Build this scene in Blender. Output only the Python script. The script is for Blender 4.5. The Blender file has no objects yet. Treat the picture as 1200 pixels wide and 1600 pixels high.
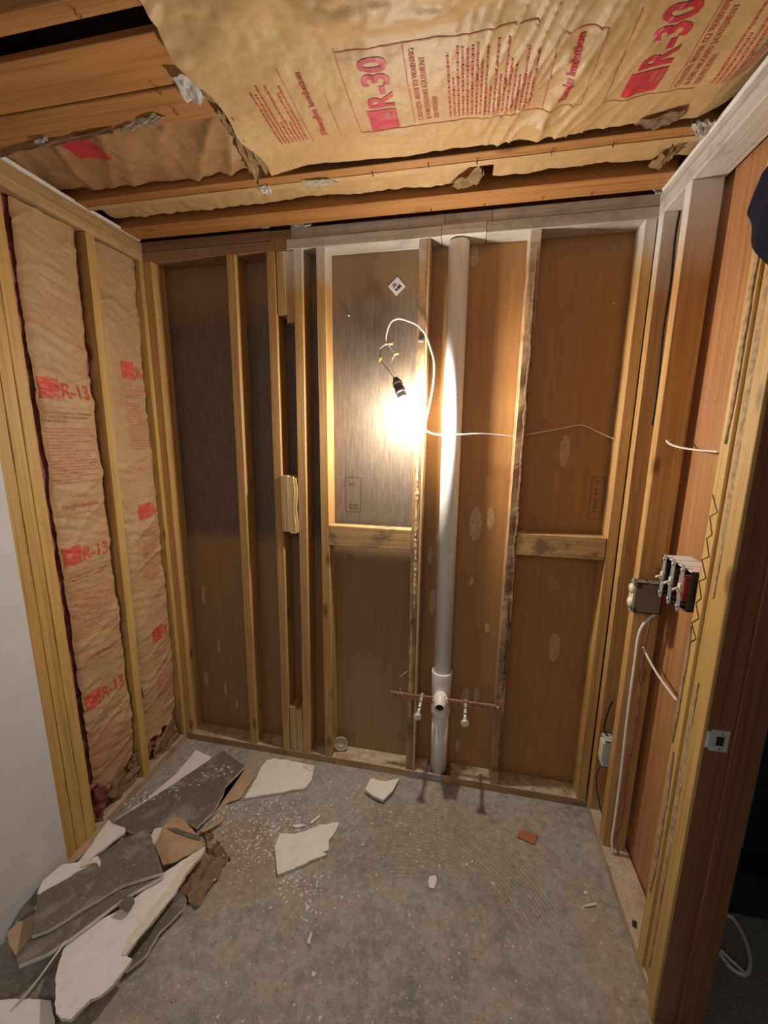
import bpy, bmesh, math, random
from mathutils import Vector, Matrix, noise

# ------------------------------------------------------------------ camera, world, exposure
scene = bpy.context.scene
COL = scene.collection
cd = bpy.data.cameras.new('camera'); cam = bpy.data.objects.new('camera', cd); COL.objects.link(cam)
ROT = [[0.980494, -0.045921, 0.191109], [0.196321, 0.182025, -0.963496], [0.009458, 0.982221, 0.18749]]
cam.matrix_world = Matrix.Translation(Vector((1.413, -1.676, 1.633))) @ Matrix(ROT).to_4x4()
cd.sensor_fit = 'VERTICAL'; cd.sensor_height = 36.0; cd.lens = 627.57 * 36.0 / 1600.0
cd.clip_start = 0.02
scene.camera = cam
w = bpy.data.worlds.new('world'); scene.world = w; w.use_nodes = True
w.node_tree.nodes['Background'].inputs[0].default_value = (0.8, 0.85, 1.0, 1)
w.node_tree.nodes['Background'].inputs[1].default_value = 0.02
scene.view_settings.view_transform = 'Standard'; scene.view_settings.look = 'None'
scene.view_settings.gamma = 1.0; scene.view_settings.use_curve_mapping = False
scene.view_settings.exposure = 1.6
BULB_STRENGTH = 330.0
FILL_ENERGY = 2.7      # added soft fill light behind the camera (unseen area light under the ceiling)
ld = bpy.data.lights.new('fill_light', 'AREA'); ld.shape = 'RECTANGLE'; ld.size = 0.9; ld.size_y = 0.9
ld.energy = FILL_ENERGY; ld.color = (1.0, 0.96, 0.95)
lo = bpy.data.objects.new('fill_light', ld); COL.objects.link(lo); lo.location = (1.0, -3.0, 2.35)
lo.rotation_euler = (math.radians(30), 0, 0)

R = random.Random(7)
W = 2.019; H = 2.44

# ------------------------------------------------------------------ material helpers
def newmat(name):
    m = bpy.data.materials.new(name); m.use_nodes = True
    nt = m.node_tree; nt.nodes.clear()
    o = nt.nodes.new('ShaderNodeOutputMaterial'); b = nt.nodes.new('ShaderNodeBsdfPrincipled')
    nt.links.new(b.outputs[0], o.inputs[0])
    return m, nt, b
def N(nt, t, **k):
    n = nt.nodes.new(t)
    for a, v in k.items(): setattr(n, a, v)
    return n
def mixc(nt, f, a, b):
    n = nt.nodes.new('ShaderNodeMix'); n.data_type = 'RGBA'
    for s, v in ((0, f), (6, a), (7, b)):
        if hasattr(v, 'is_output') or isinstance(v, bpy.types.NodeSocket): nt.links.new(v, n.inputs[s])
        elif s == 0: n.inputs[0].default_value = v
        else: n.inputs[s].default_value = (*v, 1)
    return n.outputs[2]
def maprange(nt, v, a, b, c=0.0, d=1.0):
    n = nt.nodes.new('ShaderNodeMapRange'); nt.links.new(v, n.inputs[0])
    n.inputs[1].default_value = a; n.inputs[2].default_value = b; n.inputs[3].default_value = c; n.inputs[4].default_value = d
    return n.outputs[0]
def mth(nt, op, a, b=None):
    n = nt.nodes.new('ShaderNodeMath'); n.operation = op
    for i, v in enumerate((a, b)):
        if v is None: continue
        if isinstance(v, bpy.types.NodeSocket): nt.links.new(v, n.inputs[i])
        else: n.inputs[i].default_value = v
    return n.outputs[0]
def noise_n(nt, vec, scale, detail=4, rough=0.55, dist=0.0):
    n = nt.nodes.new('ShaderNodeTexNoise'); nt.links.new(vec, n.inputs['Vector'])
    n.inputs['Scale'].default_value = scale; n.inputs['Detail'].default_value = detail
    n.inputs['Roughness'].default_value = rough; n.inputs['Distortion'].default_value = dist
    return n.outputs['Fac']
def mapping(nt, vec, s):
    n = nt.nodes.new('ShaderNodeVectorMath'); n.operation = 'MULTIPLY'
    nt.links.new(vec, n.inputs[0]); n.inputs[1].default_value = s
    return n.outputs[0]
def bump(nt, b, h, strength, dist=0.002):
    n = nt.nodes.new('ShaderNodeBump'); nt.links.new(h, n.inputs['Height'])
    n.inputs['Strength'].default_value = strength; n.inputs['Distance'].default_value = dist
    nt.links.new(n.outputs[0], b.inputs['Normal'])

def wood(name, c1, c2, axis=2, knots=True, paint=None, rough=0.55, ring=1.0, smudge=None, dust=0.0):
    m, nt, b = newmat(name)
    tc = N(nt, 'ShaderNodeTexCoord'); oi = N(nt, 'ShaderNodeObjectInfo')
    off = N(nt, 'ShaderNodeVectorMath', operation='MULTIPLY_ADD')
    comb = N(nt, 'ShaderNodeCombineXYZ')
    for i in range(3): nt.links.new(oi.outputs['Random'], comb.inputs[i])
    nt.links.new(comb.outputs[0], off.inputs[0]); off.inputs[1].default_value = (37, 53, 71)
    nt.links.new(tc.outputs['Object'], off.inputs[2])
    v = off.outputs[0]
    s = [1, 1, 1]; s[axis] = 0.045
    vg = mapping(nt, v, s)
    g1 = noise_n(nt, vg, 70, 5, 0.6, 0.3)
    g2 = noise_n(nt, vg, 16, 3, 0.5, 0.8)
    g3 = noise_n(nt, v, 4.0, 2)
    f = mth(nt, 'ADD', mth(nt, 'MULTIPLY', g1, 0.55), mth(nt, 'MULTIPLY', g2, 0.45))
    f = maprange(nt, f, 0.36, 0.64)
    c = mixc(nt, f, c1, c2)
    c = mixc(nt, maprange(nt, g3, 0.3, 0.75, 0, 0.35), c, tuple(x * 0.72 for x in c1))
    g4 = noise_n(nt, mapping(nt, v, tuple(1.0 if i_ != axis else 0.012 for i_ in range(3))), 150, 3, 0.5)
    c = mixc(nt, maprange(nt, g4, 0.54, 0.66, 0, 0.45), c, tuple(x * 0.5 for x in c2))
    fl = noise_n(nt, v, 38, 4, 0.7)
    c = mixc(nt, maprange(nt, fl, 0.62, 0.74, 0, 0.5), c, tuple(x * 0.55 for x in c2))
    # board-to-board variation
    hs = N(nt, 'ShaderNodeHueSaturation'); nt.links.new(c, hs.inputs['Color'])
    nt.links.new(maprange(nt, oi.outputs['Random'], 0, 1, 0.86, 1.12), hs.inputs['Value'])
    c = hs.outputs[0]
    if knots:
        sk = [9, 9, 9]; sk[axis] = 3.4
        vo = N(nt, 'ShaderNodeTexVoronoi'); nt.links.new(mapping(nt, v, sk), vo.inputs['Vector'])
        vo.inputs['Scale'].default_value = 1.0
        k = maprange(nt, vo.outputs['Distance'], 0.07, 0.15, 1, 0)
        c = mixc(nt, mth(nt, 'MULTIPLY', k, 0.75), c, (0.13, 0.05, 0.015))
    if smudge:
        sm = noise_n(nt, v, 9, 5, 0.65)
        c = mixc(nt, maprange(nt, sm, 0.50, 0.62, 0, smudge), c, (0.10, 0.07, 0.045))
    if dust:
        gd = N(nt, 'ShaderNodeNewGeometry'); sd_ = N(nt, 'ShaderNodeSeparateXYZ'); nt.links.new(gd.outputs['Normal'], sd_.inputs[0])
        dn = noise_n(nt, v, 24, 6, 0.7)
        c = mixc(nt, mth(nt, 'MULTIPLY', maprange(nt, sd_.outputs[2], 0.7, 0.95), maprange(nt, dn, 0.38, 0.60, 0, dust)), c, (0.68, 0.60, 0.50))
    if paint:
        z0, z1, x0 = paint
        ge = N(nt, 'ShaderNodeNewGeometry'); sp = N(nt, 'ShaderNodeSeparateXYZ'); nt.links.new(ge.outputs['Position'], sp.inputs[0])
        pn = noise_n(nt, v, 11, 4)
        zz = mth(nt, 'ADD', sp.outputs[2], mth(nt, 'MULTIPLY', mth(nt, 'SUBTRACT', pn, 0.5), 0.10))
        pf = mth(nt, 'MULTIPLY', maprange(nt, zz, z0, z1), maprange(nt, sp.outputs[0], x0, x0 + 0.03))
        pf = mth(nt, 'MULTIPLY', pf, maprange(nt, g2, 0.25, 0.5, 0.72, 1.0))
        c = mixc(nt, pf, c, (0.74, 0.72, 0.68))
    nt.links.new(c, b.inputs['Base Color']); b.inputs['Roughness'].default_value = rough
    bump(nt, b, g1, 0.6, 0.0016)
    return m

def plain(name, col, rough=0.6, metal=0.0, var=0.15, scale=25, bumps=0.1):
    m, nt, b = newmat(name)
    tc = N(nt, 'ShaderNodeTexCoord')
    n1 = noise_n(nt, tc.outputs['Object'], scale, 5)
    c = mixc(nt, maprange(nt, n1, 0.3, 0.7), tuple(x * (1 - var) for x in col), tuple(min(1, x * (1 + var)) for x in col))
    nt.links.new(c, b.inputs['Base Color']); b.inputs['Roughness'].default_value = rough; b.inputs['Metallic'].default_value = metal
    if bumps: bump(nt, b, n1, bumps, 0.003)
    return m

TAN1 = (0.68, 0.42, 0.16); TAN2 = (0.48, 0.255, 0.08)
M = {}
for ax, nm in ((0, 'x'), (1, 'y'), (2, 'z')):
    M['stud_' + nm] = wood('pine_' + nm, TAN1, TAN2, ax, paint=(2.20, 2.36, 0.64))
    M['joist_' + nm] = wood('joist_pine_' + nm, (0.50, 0.25, 0.08), (0.36, 0.15, 0.045), ax)
M['stud_yellow'] = wood('yellow_pine', (0.68, 0.44, 0.15), (0.55, 0.32, 0.09), 2)
M['stud_light'] = wood('pale_pine', (0.66, 0.46, 0.24), (0.52, 0.33, 0.15), 2)
M['stud_glue'] = wood('weathered_pine', (0.50, 0.31, 0.16), (0.24, 0.13, 0.06), 2, smudge=0.6, paint=(2.25, 2.40, 0.64))
M['block'] = wood('stained_blocking', (0.58, 0.37, 0.17), (0.44, 0.26, 0.10), 0, smudge=0.7)
M['plate_white'] = wood('overpainted_plate', (0.62, 0.58, 0.52), (0.52, 0.47, 0.40), 0, knots=False, smudge=0.25)
M['plate_white_y'] = wood('overpainted_plate_y', (0.78, 0.75, 0.70), (0.68, 0.64, 0.58), 1, knots=False, smudge=0.35)
M['plate_brown'] = wood('brown_plate', (0.36, 0.21, 0.11), (0.26, 0.14, 0.07), 0, knots=False)
M['plate_left'] = wood('left_plate', (0.58, 0.38, 0.18), (0.45, 0.27, 0.11), 1, smudge=0.25)
M['sill'] = wood('sill', (0.56, 0.36, 0.17), (0.40, 0.23, 0.09), 0, smudge=0.3, dust=0.8)
M['sill_y'] = wood('sill_y', (0.66, 0.50, 0.33), (0.55, 0.38, 0.22), 1, smudge=0.35, dust=0.6)
M['jamb'] = wood('dark_jamb', (0.30, 0.14, 0.06), (0.21, 0.09, 0.038), 2, knots=False, rough=0.35)
M['red_panel'] = wood('red_plywood', (0.50, 0.26, 0.11), (0.36, 0.155, 0.06), 2, knots=False, rough=0.5)
M['splinter'] = plain('torn_fibre', (0.40, 0.27, 0.16), 0.9, var=0.4, scale=60, bumps=0.6)

# dark fibre sheathing at the back of the far wall
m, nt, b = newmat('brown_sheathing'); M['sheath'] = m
tc = N(nt, 'ShaderNodeTexCoord'); v = tc.outputs['Object']
n1 = noise_n(nt, mapping(nt, v, (1, 1, 0.08)), 45, 5, 0.6)
n2 = noise_n(nt, v, 3.0, 4); n3 = noise_n(nt, mapping(nt, v, (0.25, 1, 2.5)), 60, 3)
sp = N(nt, 'ShaderNodeSeparateXYZ'); nt.links.new(v, sp.inputs[0])
c = mixc(nt, maprange(nt, n1, 0.3, 0.7), (0.47, 0.25, 0.085), (0.38, 0.185, 0.058))
c = mixc(nt, maprange(nt, n2, 0.35, 0.7, 0, 0.45), c, (0.31, 0.15, 0.05))
# the sheets left of the drain bay: brown low down, greyer and darker from 1.14 m up
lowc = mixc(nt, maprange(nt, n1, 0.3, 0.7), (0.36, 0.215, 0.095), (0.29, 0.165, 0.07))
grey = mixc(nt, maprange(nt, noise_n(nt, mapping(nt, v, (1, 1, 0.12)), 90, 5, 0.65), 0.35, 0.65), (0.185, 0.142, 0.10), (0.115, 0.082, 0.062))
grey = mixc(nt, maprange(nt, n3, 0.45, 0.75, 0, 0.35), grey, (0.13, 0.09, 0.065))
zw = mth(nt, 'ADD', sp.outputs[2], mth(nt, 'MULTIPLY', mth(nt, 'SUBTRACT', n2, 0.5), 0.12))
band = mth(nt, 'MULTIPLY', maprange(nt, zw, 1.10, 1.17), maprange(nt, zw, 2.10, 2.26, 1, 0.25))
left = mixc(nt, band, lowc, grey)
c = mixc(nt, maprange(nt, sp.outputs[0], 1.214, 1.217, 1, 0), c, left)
nt.links.new(c, b.inputs['Base Color']); b.inputs['Roughness'].default_value = 0.5
bump(nt, b, n1, 0.25, 0.001)
M['deck'] = plain('dark_roof_deck', (0.16, 0.085, 0.065), 0.9)
M['ink'] = plain('dark_ink', (0.10, 0.04, 0.02), 0.8, bumps=0)
M['spot'] = plain('dried_glue_spot', (0.52, 0.35, 0.20), 0.6, var=0.25, scale=60)

# kraft paper
def kraft(name, c1, c2, rough=0.42):
    m, nt, b = newmat(name)
    tc = N(nt, 'ShaderNodeTexCoord'); v = tc.outputs['Object']
    n1 = noise_n(nt, v, 6, 4); n2 = noise_n(nt, v, 90, 4)
    c = mixc(nt, maprange(nt, n1, 0.3, 0.7), c1, c2)
    c = mixc(nt, maprange(nt, n2, 0.45, 0.7, 0, 0.25), c, tuple(x * 0.8 for x in c2))
    nt.links.new(c, b.inputs['Base Color']); b.inputs['Roughness'].default_value = rough
    bump(nt, b, noise_n(nt, v, 35, 5, 0.6), 0.5, 0.004)
    return m
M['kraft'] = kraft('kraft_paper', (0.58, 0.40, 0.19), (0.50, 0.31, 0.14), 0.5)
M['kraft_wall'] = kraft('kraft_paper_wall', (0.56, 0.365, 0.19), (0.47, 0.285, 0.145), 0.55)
M['kraft_shaded'] = kraft('kraft_paper_shaded', (0.44, 0.26, 0.12), (0.36, 0.19, 0.085), 0.6)  # same paper, with the shade of the left ceiling bay put into its colour
M['red_ink'] = plain('red_print', (0.50, 0.035, 0.055), 0.5, bumps=0, var=0.2)
M['red_ink_wall'] = plain('faded_red_print', (0.62, 0.10, 0.06), 0.5, bumps=0, var=0.2)
M['small_ink'] = plain('small_red_print', (0.47, 0.12, 0.07), 0.6, bumps=0, var=0.2)
M['small_ink_wall'] = plain('faded_small_print', (0.52, 0.20, 0.11), 0.6, bumps=0)
M['knock_ink'] = plain('unprinted_paper', (0.66, 0.30, 0.20), 0.5, bumps=0)
M['pink'] = plain('pink_fibre', (0.40, 0.13, 0.13), 0.95, var=0.5, scale=40, bumps=0.9)
M['plaster'] = plain('white_plaster', (0.86, 0.85, 0.82), 0.85, var=0.05, scale=30, bumps=0.15)
M['gypsum'] = plain('gypsum_core', (0.78, 0.74, 0.60), 0.95, var=0.1, scale=80, bumps=0.5)
M['wallpaint'] = plain('painted_drywall', (0.66, 0.67, 0.70), 0.7, var=0.04, scale=12, bumps=0.1)
M['cardboard'] = plain('brown_backing_paper', (0.52, 0.35, 0.21), 0.8, var=0.12, scale=20)
m, nt, b = newmat('dusty_tileboard'); M['tile_dark'] = m
tc = N(nt, 'ShaderNodeTexCoord'); v = tc.outputs['Object']
n1 = noise_n(nt, v, 7, 6, 0.7, 0.6); n2 = noise_n(nt, v, 45, 3)
c = mixc(nt, maprange(nt, n2, 0.3, 0.7), (0.145, 0.13, 0.105), (0.19, 0.17, 0.14))
c = mixc(nt, maprange(nt, n1, 0.50, 0.72, 0, 0.85), c, (0.50, 0.48, 0.44))
c = mixc(nt, maprange(nt, noise_n(nt, v, 120, 4, 0.7), 0.62, 0.68, 0, 0.7), c, (0.6, 0.58, 0.54))
nt.links.new(c, b.inputs['Base Color']); b.inputs['Roughness'].default_value = 0.55
M['pvc'] = plain('white_pvc', (0.80, 0.80, 0.77), 0.3, var=0.03, bumps=0)
M['pvc_black'] = plain('dark_bore', (0.02, 0.015, 0.012), 0.9, bumps=0)
M['pvc_ink'] = plain('blue_grey_pipe_print', (0.25, 0.33, 0.45), 0.6, bumps=0)
M['chrome'] = plain('dull_chrome', (0.82, 0.80, 0.76), 0.32, 0.45, var=0.08, bumps=0.05)
M['copper'] = plain('tarnished_copper', (0.38, 0.19, 0.13), 0.5, 0.3, var=0.3, scale=40)
M['steel'] = plain('grey_steel', (0.38, 0.38, 0.38), 0.45, 0.4)
M['grey_box'] = plain('grey_plastic_box', (0.19, 0.165, 0.14), 0.55, var=0.05)
M['blue_box'] = plain('pale_blue_plastic_box', (0.42, 0.46, 0.50), 0.55, var=0.06)
M['ivory'] = plain('ivory_plastic', (0.78, 0.74, 0.52), 0.35, var=0.03, bumps=0)
M['black'] = plain('black_plastic', (0.025, 0.022, 0.025), 0.5)
M['red_plastic'] = plain('red_plastic', (0.45, 0.06, 0.04), 0.45, var=0.2)
M['cable'] = plain('white_cable_sheath', (0.80, 0.76, 0.70), 0.45, var=0.04, bumps=0)
M['yellow'] = plain('yellow_connector', (0.75, 0.62, 0.10), 0.5, var=0.1)
M['socket'] = plain('dark_lamp_socket', (0.05, 0.045, 0.04), 0.6)
M['bulb_base'] = plain('grey_bulb_base', (0.35, 0.36, 0.38), 0.4, bumps=0)
M['label'] = plain('white_label', (0.75, 0.77, 0.80), 0.4, var=0.03, bumps=0)
M['navy'] = plain('navy_cloth', (0.012, 0.016, 0.045), 0.85, var=0.3, bumps=0.4)
M['cream'] = plain('cream_plastic', (0.78, 0.76, 0.66), 0.35, var=0.03, bumps=0)
M['clear'] = plain('cloudy_plastic', (0.55, 0.50, 0.40), 0.3, var=0.1)
M['carpet'] = plain('dark_grey_carpet', (0.26, 0.25, 0.215), 0.95, var=0.25, scale=120, bumps=0.6)
M['dark_wall'] = plain('dim_hall_wall', (0.18, 0.17, 0.16), 0.8)
M['orange_chip'] = plain('orange_brown_chip', (0.42, 0.15, 0.06), 0.6)
m, nt, b = newmat('glowing_diffuser'); M['glow'] = m
b.inputs['Base Color'].default_value = (1, 1, 1, 1)
b.inputs['Emission Color'].default_value = (1.0, 0.905, 0.78, 1); b.inputs['Emission Strength'].default_value = BULB_STRENGTH

# concrete floor
m, nt, b = newmat('stained_concrete'); M['concrete'] = m
ge = N(nt, 'ShaderNodeNewGeometry'); v = ge.outputs['Position']
n1 = noise_n(nt, v, 3.2, 6, 0.65, 0.3); n2 = noise_n(nt, v, 14, 6, 0.65); n3 = noise_n(nt, v, 90, 4, 0.6); n4 = noise_n(nt, v, 6, 5, 0.6, 1.0)
c = mixc(nt, maprange(nt, n1, 0.3, 0.7), (0.19, 0.195, 0.172), (0.40, 0.395, 0.345))
c = mixc(nt, maprange(nt, n2, 0.42, 0.66, 0, 0.65), c, (0.50, 0.48, 0.43))
c = mixc(nt, maprange(nt, n4, 0.50, 0.66, 0, 0.6), c, (0.46, 0.36, 0.27))
c = mixc(nt, maprange(nt, n2, 0.60, 0.72, 0, 0.5), c, (0.18, 0.18, 0.165))
sp = N(nt, 'ShaderNodeSeparateXYZ'); nt.links.new(v, sp.inputs[0])
# brown scuffed patch left of centre
def blob(cx, cy, rx, ry, soft=0.5):
    dx = mth(nt, 'DIVIDE', mth(nt, 'SUBTRACT', sp.outputs[0], cx), rx); dy = mth(nt, 'DIVIDE', mth(nt, 'SUBTRACT', sp.outputs[1], cy), ry)
    d = mth(nt, 'SQRT', mth(nt, 'ADD', mth(nt, 'MULTIPLY', dx, dx), mth(nt, 'MULTIPLY', dy, dy)))
    d = mth(nt, 'ADD', d, mth(nt, 'MULTIPLY', mth(nt, 'SUBTRACT', n1, 0.5), 1.2))
    return maprange(nt, d, 1 - soft, 1 + soft * 0.2, 1, 0)
c = mixc(nt, mth(nt, 'MULTIPLY', blob(0.62, -0.52, 0.22, 0.16), 0.6), c, (0.40, 0.25, 0.14))
c = mixc(nt, mth(nt, 'MULTIPLY', blob(1.45, -0.25, 0.45, 0.2), 0.35), c, (0.40, 0.32, 0.22))
c = mixc(nt, mth(nt, 'MULTIPLY', blob(1.93, -0.55, 0.09, 0.3), 0.5), c, (0.46, 0.36, 0.29))
# comb-trowel arcs of old adhesive
dx = mth(nt, 'SUBTRACT', sp.outputs[0], 1.30); dy = mth(nt, 'SUBTRACT', sp.outputs[1], -0.72)
rr = mth(nt, 'SQRT', mth(nt, 'ADD', mth(nt, 'MULTIPLY', dx, dx), mth(nt, 'MULTIPLY', dy, dy)))
rr = mth(nt, 'ADD', rr, mth(nt, 'MULTIPLY', n1, 0.02))
ridge = mth(nt, 'SINE', mth(nt, 'MULTIPLY', rr, 2 * math.pi / 0.0145))
mask = mth(nt, 'MULTIPLY', maprange(nt, rr, 0.26, 0.30), maprange(nt, rr, 0.55, 0.62, 1, 0))
mask = mth(nt, 'MULTIPLY', mask, maprange(nt, n4, 0.38, 0.52, 0.15, 1))
mask = mth(nt, 'MULTIPLY', mask, maprange(nt, sp.outputs[0], 1.02, 1.15))
mask = mth(nt, 'MULTIPLY', mask, maprange(nt, sp.outputs[1], -0.56, -0.44))
rm = mth(nt, 'MULTIPLY', mask, maprange(nt, ridge, 0.2, 0.8))
c = mixc(nt, mth(nt, 'MULTIPLY', rm, 0.75), c, (0.50, 0.42, 0.32))
n5 = noise_n(nt, v, 34, 6, 0.75); n6 = noise_n(nt, v, 210, 3, 0.6)
c = mixc(nt, maprange(nt, n5, 0.52, 0.66, 0, 0.6), c, (0.60, 0.57, 0.50))
c = mixc(nt, maprange(nt, n5, 0.46, 0.34, 0, 0.6), c, (0.16, 0.158, 0.145))
c = mixc(nt, maprange(nt, n6, 0.60, 0.68, 0, 0.55), c, (0.55, 0.52, 0.46))
c = mixc(nt, maprange(nt, n6, 0.38, 0.30, 0, 0.5), c, (0.06, 0.06, 0.053))
sk = maprange(nt, n3, 0.66, 0.70); c = mixc(nt, mth(nt, 'MULTIPLY', sk, 0.6), c, (0.6, 0.58, 0.53))
nt.links.new(c, b.inputs['Base Color']); b.inputs['Roughness'].default_value = 0.8
hh = mth(nt, 'ADD', mth(nt, 'MULTIPLY', rm, 1.5), mth(nt, 'ADD', mth(nt, 'ADD', n2, n5), mth(nt, 'MULTIPLY', n3, 0.6)))
bump(nt, b, hh, 0.9, 0.005)

# ------------------------------------------------------------------ geometry helpers
def link(name, bm, mat, parent=None, smooth=False, loc=None, kind=None, label=None):
    me = bpy.data.meshes.new(name)
    if loc is not None:
        bmesh.ops.translate(bm, verts=bm.verts, vec=-Vector(loc))
    bmesh.ops.recalc_face_normals(bm, faces=bm.faces[:])
    bm.to_mesh(me); bm.free()
    mats = mat if isinstance(mat, (list, tuple)) else [mat]
    for mm in mats: me.materials.append(M[mm] if isinstance(mm, str) else mm)
    if smooth: me.polygons.foreach_set('use_smooth', [True] * len(me.polygons))
    o = bpy.data.objects.new(name, me); COL.objects.link(o)
    if loc is not None: o.location = loc
    if parent is not None: o.parent = parent
    if kind: o['kind'] = kind
    if label: o['label'] = label
    return o
def wlink(name, bm, mat, parent, **k):      # part placed at world coordinates under an offset parent
    o = link(name, bm, mat, None, **k)
    o.parent = parent; o.location = Vector(o.location) - parent.location
    return o
def thing(name, label, cat, loc, group=None):
    o = bpy.data.objects.new(name, None); COL.objects.link(o); o.location = loc; o.empty_display_size = 0.05
    o['label'] = label; o['category'] = cat
    if group: o['group'] = group
    return o
def tag(o, label, cat, group=None, kind=None):
    o['label'] = label; o['category'] = cat
    if group: o['group'] = group
    if kind: o['kind'] = kind
    return o
def add_box(bm, x0, x1, y0, y1, z0, z1, mi=0):
    vs = [bm.verts.new(p) for p in ((x0,y0,z0),(x1,y0,z0),(x1,y1,z0),(x0,y1,z0),(x0,y0,z1),(x1,y0,z1),(x1,y1,z1),(x0,y1,z1))]
    fs = [bm.faces.new([vs[i] for i in f]) for f in ((0,3,2,1),(4,5,6,7),(0,1,5,4),(1,2,6,5),(2,3,7,6),(3,0,4,7))]
    for f in fs: f.material_index = mi
    return vs
def lumber(name, x0, x1, y0, y1, z0, z1, mat, parent, dx=0.0, bow=0.0, rough=0.0006, bev=0.0016, label=None, chip=0.0):
    """A sawn board: long axis split into stations, edges eased, slightly uneven."""
    ext = [x1 - x0, y1 - y0, z1 - z0]; ax = ext.index(max(ext)); L = ext[ax]
    n = max(4, int(L / (0.02 if chip else 0.08)))
    lo = [x0, y0, z0]; hi = [x1, y1, z1]; oth = [i for i in range(3) if i != ax]
    bm = bmesh.new(); rings = []
    e = min(bev, ext[oth[0]] * .3, ext[oth[1]] * .3)
    sd = R.uniform(0, 99)
    for k in range(n + 1):
        t = k / n; ring = []
        a0, a1 = lo[oth[0]], hi[oth[0]]; b0, b1 = lo[oth[1]], hi[oth[1]]
        for (a, bb) in ((a0+e,b0),(a1-e,b0),(a1,b0+e),(a1,b1-e),(a1-e,b1),(a0+e,b1),(a0,b1-e),(a0,b0+e)):
            j = noise.noise(Vector((a * 40 + sd, bb * 40, t * L * 6))) * rough
            p = [0, 0, 0]; p[ax] = lo[ax] + t * L; p[oth[0]] = a + j; p[oth[1]] = bb + j
            if ax == 2: p[0] += dx * (1 - t) + bow * math.sin(math.pi * t)
            if chip and bb < b0 + e * 1.5:
                c_ = max(0, noise.noise(Vector((sd + a * 30, 3.3, t * L * 9))) - 0.05) + 0.35 * max(0, noise.noise(Vector((sd + 9, a * 60, t * L * 40))))
                p[oth[1]] += chip * c_
            ring.append(bm.verts.new(p))
        rings.append(ring)
    for k in range(n):
        for i in range(8):
            j = (i + 1) % 8
            bm.faces.new((rings[k][i], rings[k][j], rings[k+1][j], rings[k+1][i]))
    bm.faces.new(rings[0]); bm.faces.new(rings[-1])
    c = Vector(((x0+x1)/2, (y0+y1)/2, (z0+z1)/2))
    return wlink(name, bm, mat, parent, loc=c, label=label)
def smooth_path(pts, sub=6):
    P = [Vector(p) for p in pts]
    if len(P) < 3: return P
    out = []
    for i in range(len(P) - 1):
        p0 = P[max(i-1,0)]; p1 = P[i]; p2 = P[i+1]; p3 = P[min(i+2,len(P)-1)]
        for k in range(sub):
            t = k / sub
            out.append(0.5 * ((2*p1) + (p2-p0)*t + (2*p0-5*p1+4*p2-p3)*t*t + (3*p1-p0-3*p2+p3)*t*t*t))
    out.append(P[-1]); return out
def add_tube(bm, pts, r, seg=10, caps=True, flat=None, mi=0):
    """r: number or list; flat=(k) squashes the section (flat twin cable)."""
    P = [Vector(p) for p in pts]; n = len(P); rings = []
    up = None
    for i in range(n):
        d = (P[min(i+1,n-1)] - P[max(i-1,0)]).normalized()
        if up is None:
            up = Vector((0, 0, 1)) if abs(d.z) < 0.9 else Vector((0, 1, 0))
        a = d.cross(up)
        if a.length < 1e-4: a = d.cross(Vector((1, 0, 0)))
        a.normalize(); b_ = a.cross(d).normalized(); up = b_
        rr = r[i] if isinstance(r, (list, tuple)) else r
        rings.append([bm.verts.new(P[i] + (a * math.cos(2*math.pi*k/seg) + b_ * math.sin(2*math.pi*k/seg) * (flat or 1)) * rr) for k in range(seg)])
    for i in range(n-1):
        for k in range(seg):
            f = bm.faces.new((rings[i][k], rings[i][(k+1)%seg], rings[i+1][(k+1)%seg], rings[i+1][k])); f.material_index = mi; f.smooth = True
    if caps:
        for rg in (rings[0], rings[-1]):
            f = bm.faces.new(rg); f.material_index = mi
    return rings
def tube(name, pts, r, mat, parent=None, seg=10, caps=True, sub=0, flat=None, kind=None, label=None):
    bm = bmesh.new(); P = smooth_path(pts, sub) if sub else pts
    add_tube(bm, P, r, seg, caps, flat)
    c = Vector(pts[0])
    if parent is not None: o = wlink(name, bm, mat, parent, loc=c, label=label)
    else: o = link(name, bm, mat, None, loc=c, label=label)
    return o
def add_lathe(bm, prof, origin, axis, seg=32, mi=None):
    """prof: (radius, distance along axis)."""
    A = Vector(axis).normalized(); a = A.orthogonal().normalized(); b_ = A.cross(a); O = Vector(origin); rings = []
    for (r_, h) in prof:
        rings.append([bm.verts.new(O + A*h + (a*math.cos(2*math.pi*k/seg) + b_*math.sin(2*math.pi*k/seg)) * max(r_, 1e-5)) for k in range(seg)])
    for i in range(len(prof)-1):
        for k in range(seg):
            f = bm.faces.new((rings[i][k], rings[i][(k+1)%seg], rings[i+1][(k+1)%seg], rings[i+1][k])); f.smooth = True
            if mi: f.material_index = mi[i]
    return rings
def torn(poly, step=0.012, amp=0.003, seed=1):
    """Subdivide a closed outline and roughen it like torn board."""
    out = []; n = len(poly)
    for i in range(n):
        a = Vector(poly[i]); b_ = Vector(poly[(i+1) % n]); L = (b_-a).length; k = max(1, int(L/step))
        for j in range(k):
            p = a.lerp(b_, j/k)
            q = Vector((noise.noise(p*45 + Vector((seed, 0, 0))), noise.noise(p*45 + Vector((0, seed, 5))), 0)) * amp * (0.4 if j == 0 else 1)
            out.append(p + q)
    return out
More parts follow.
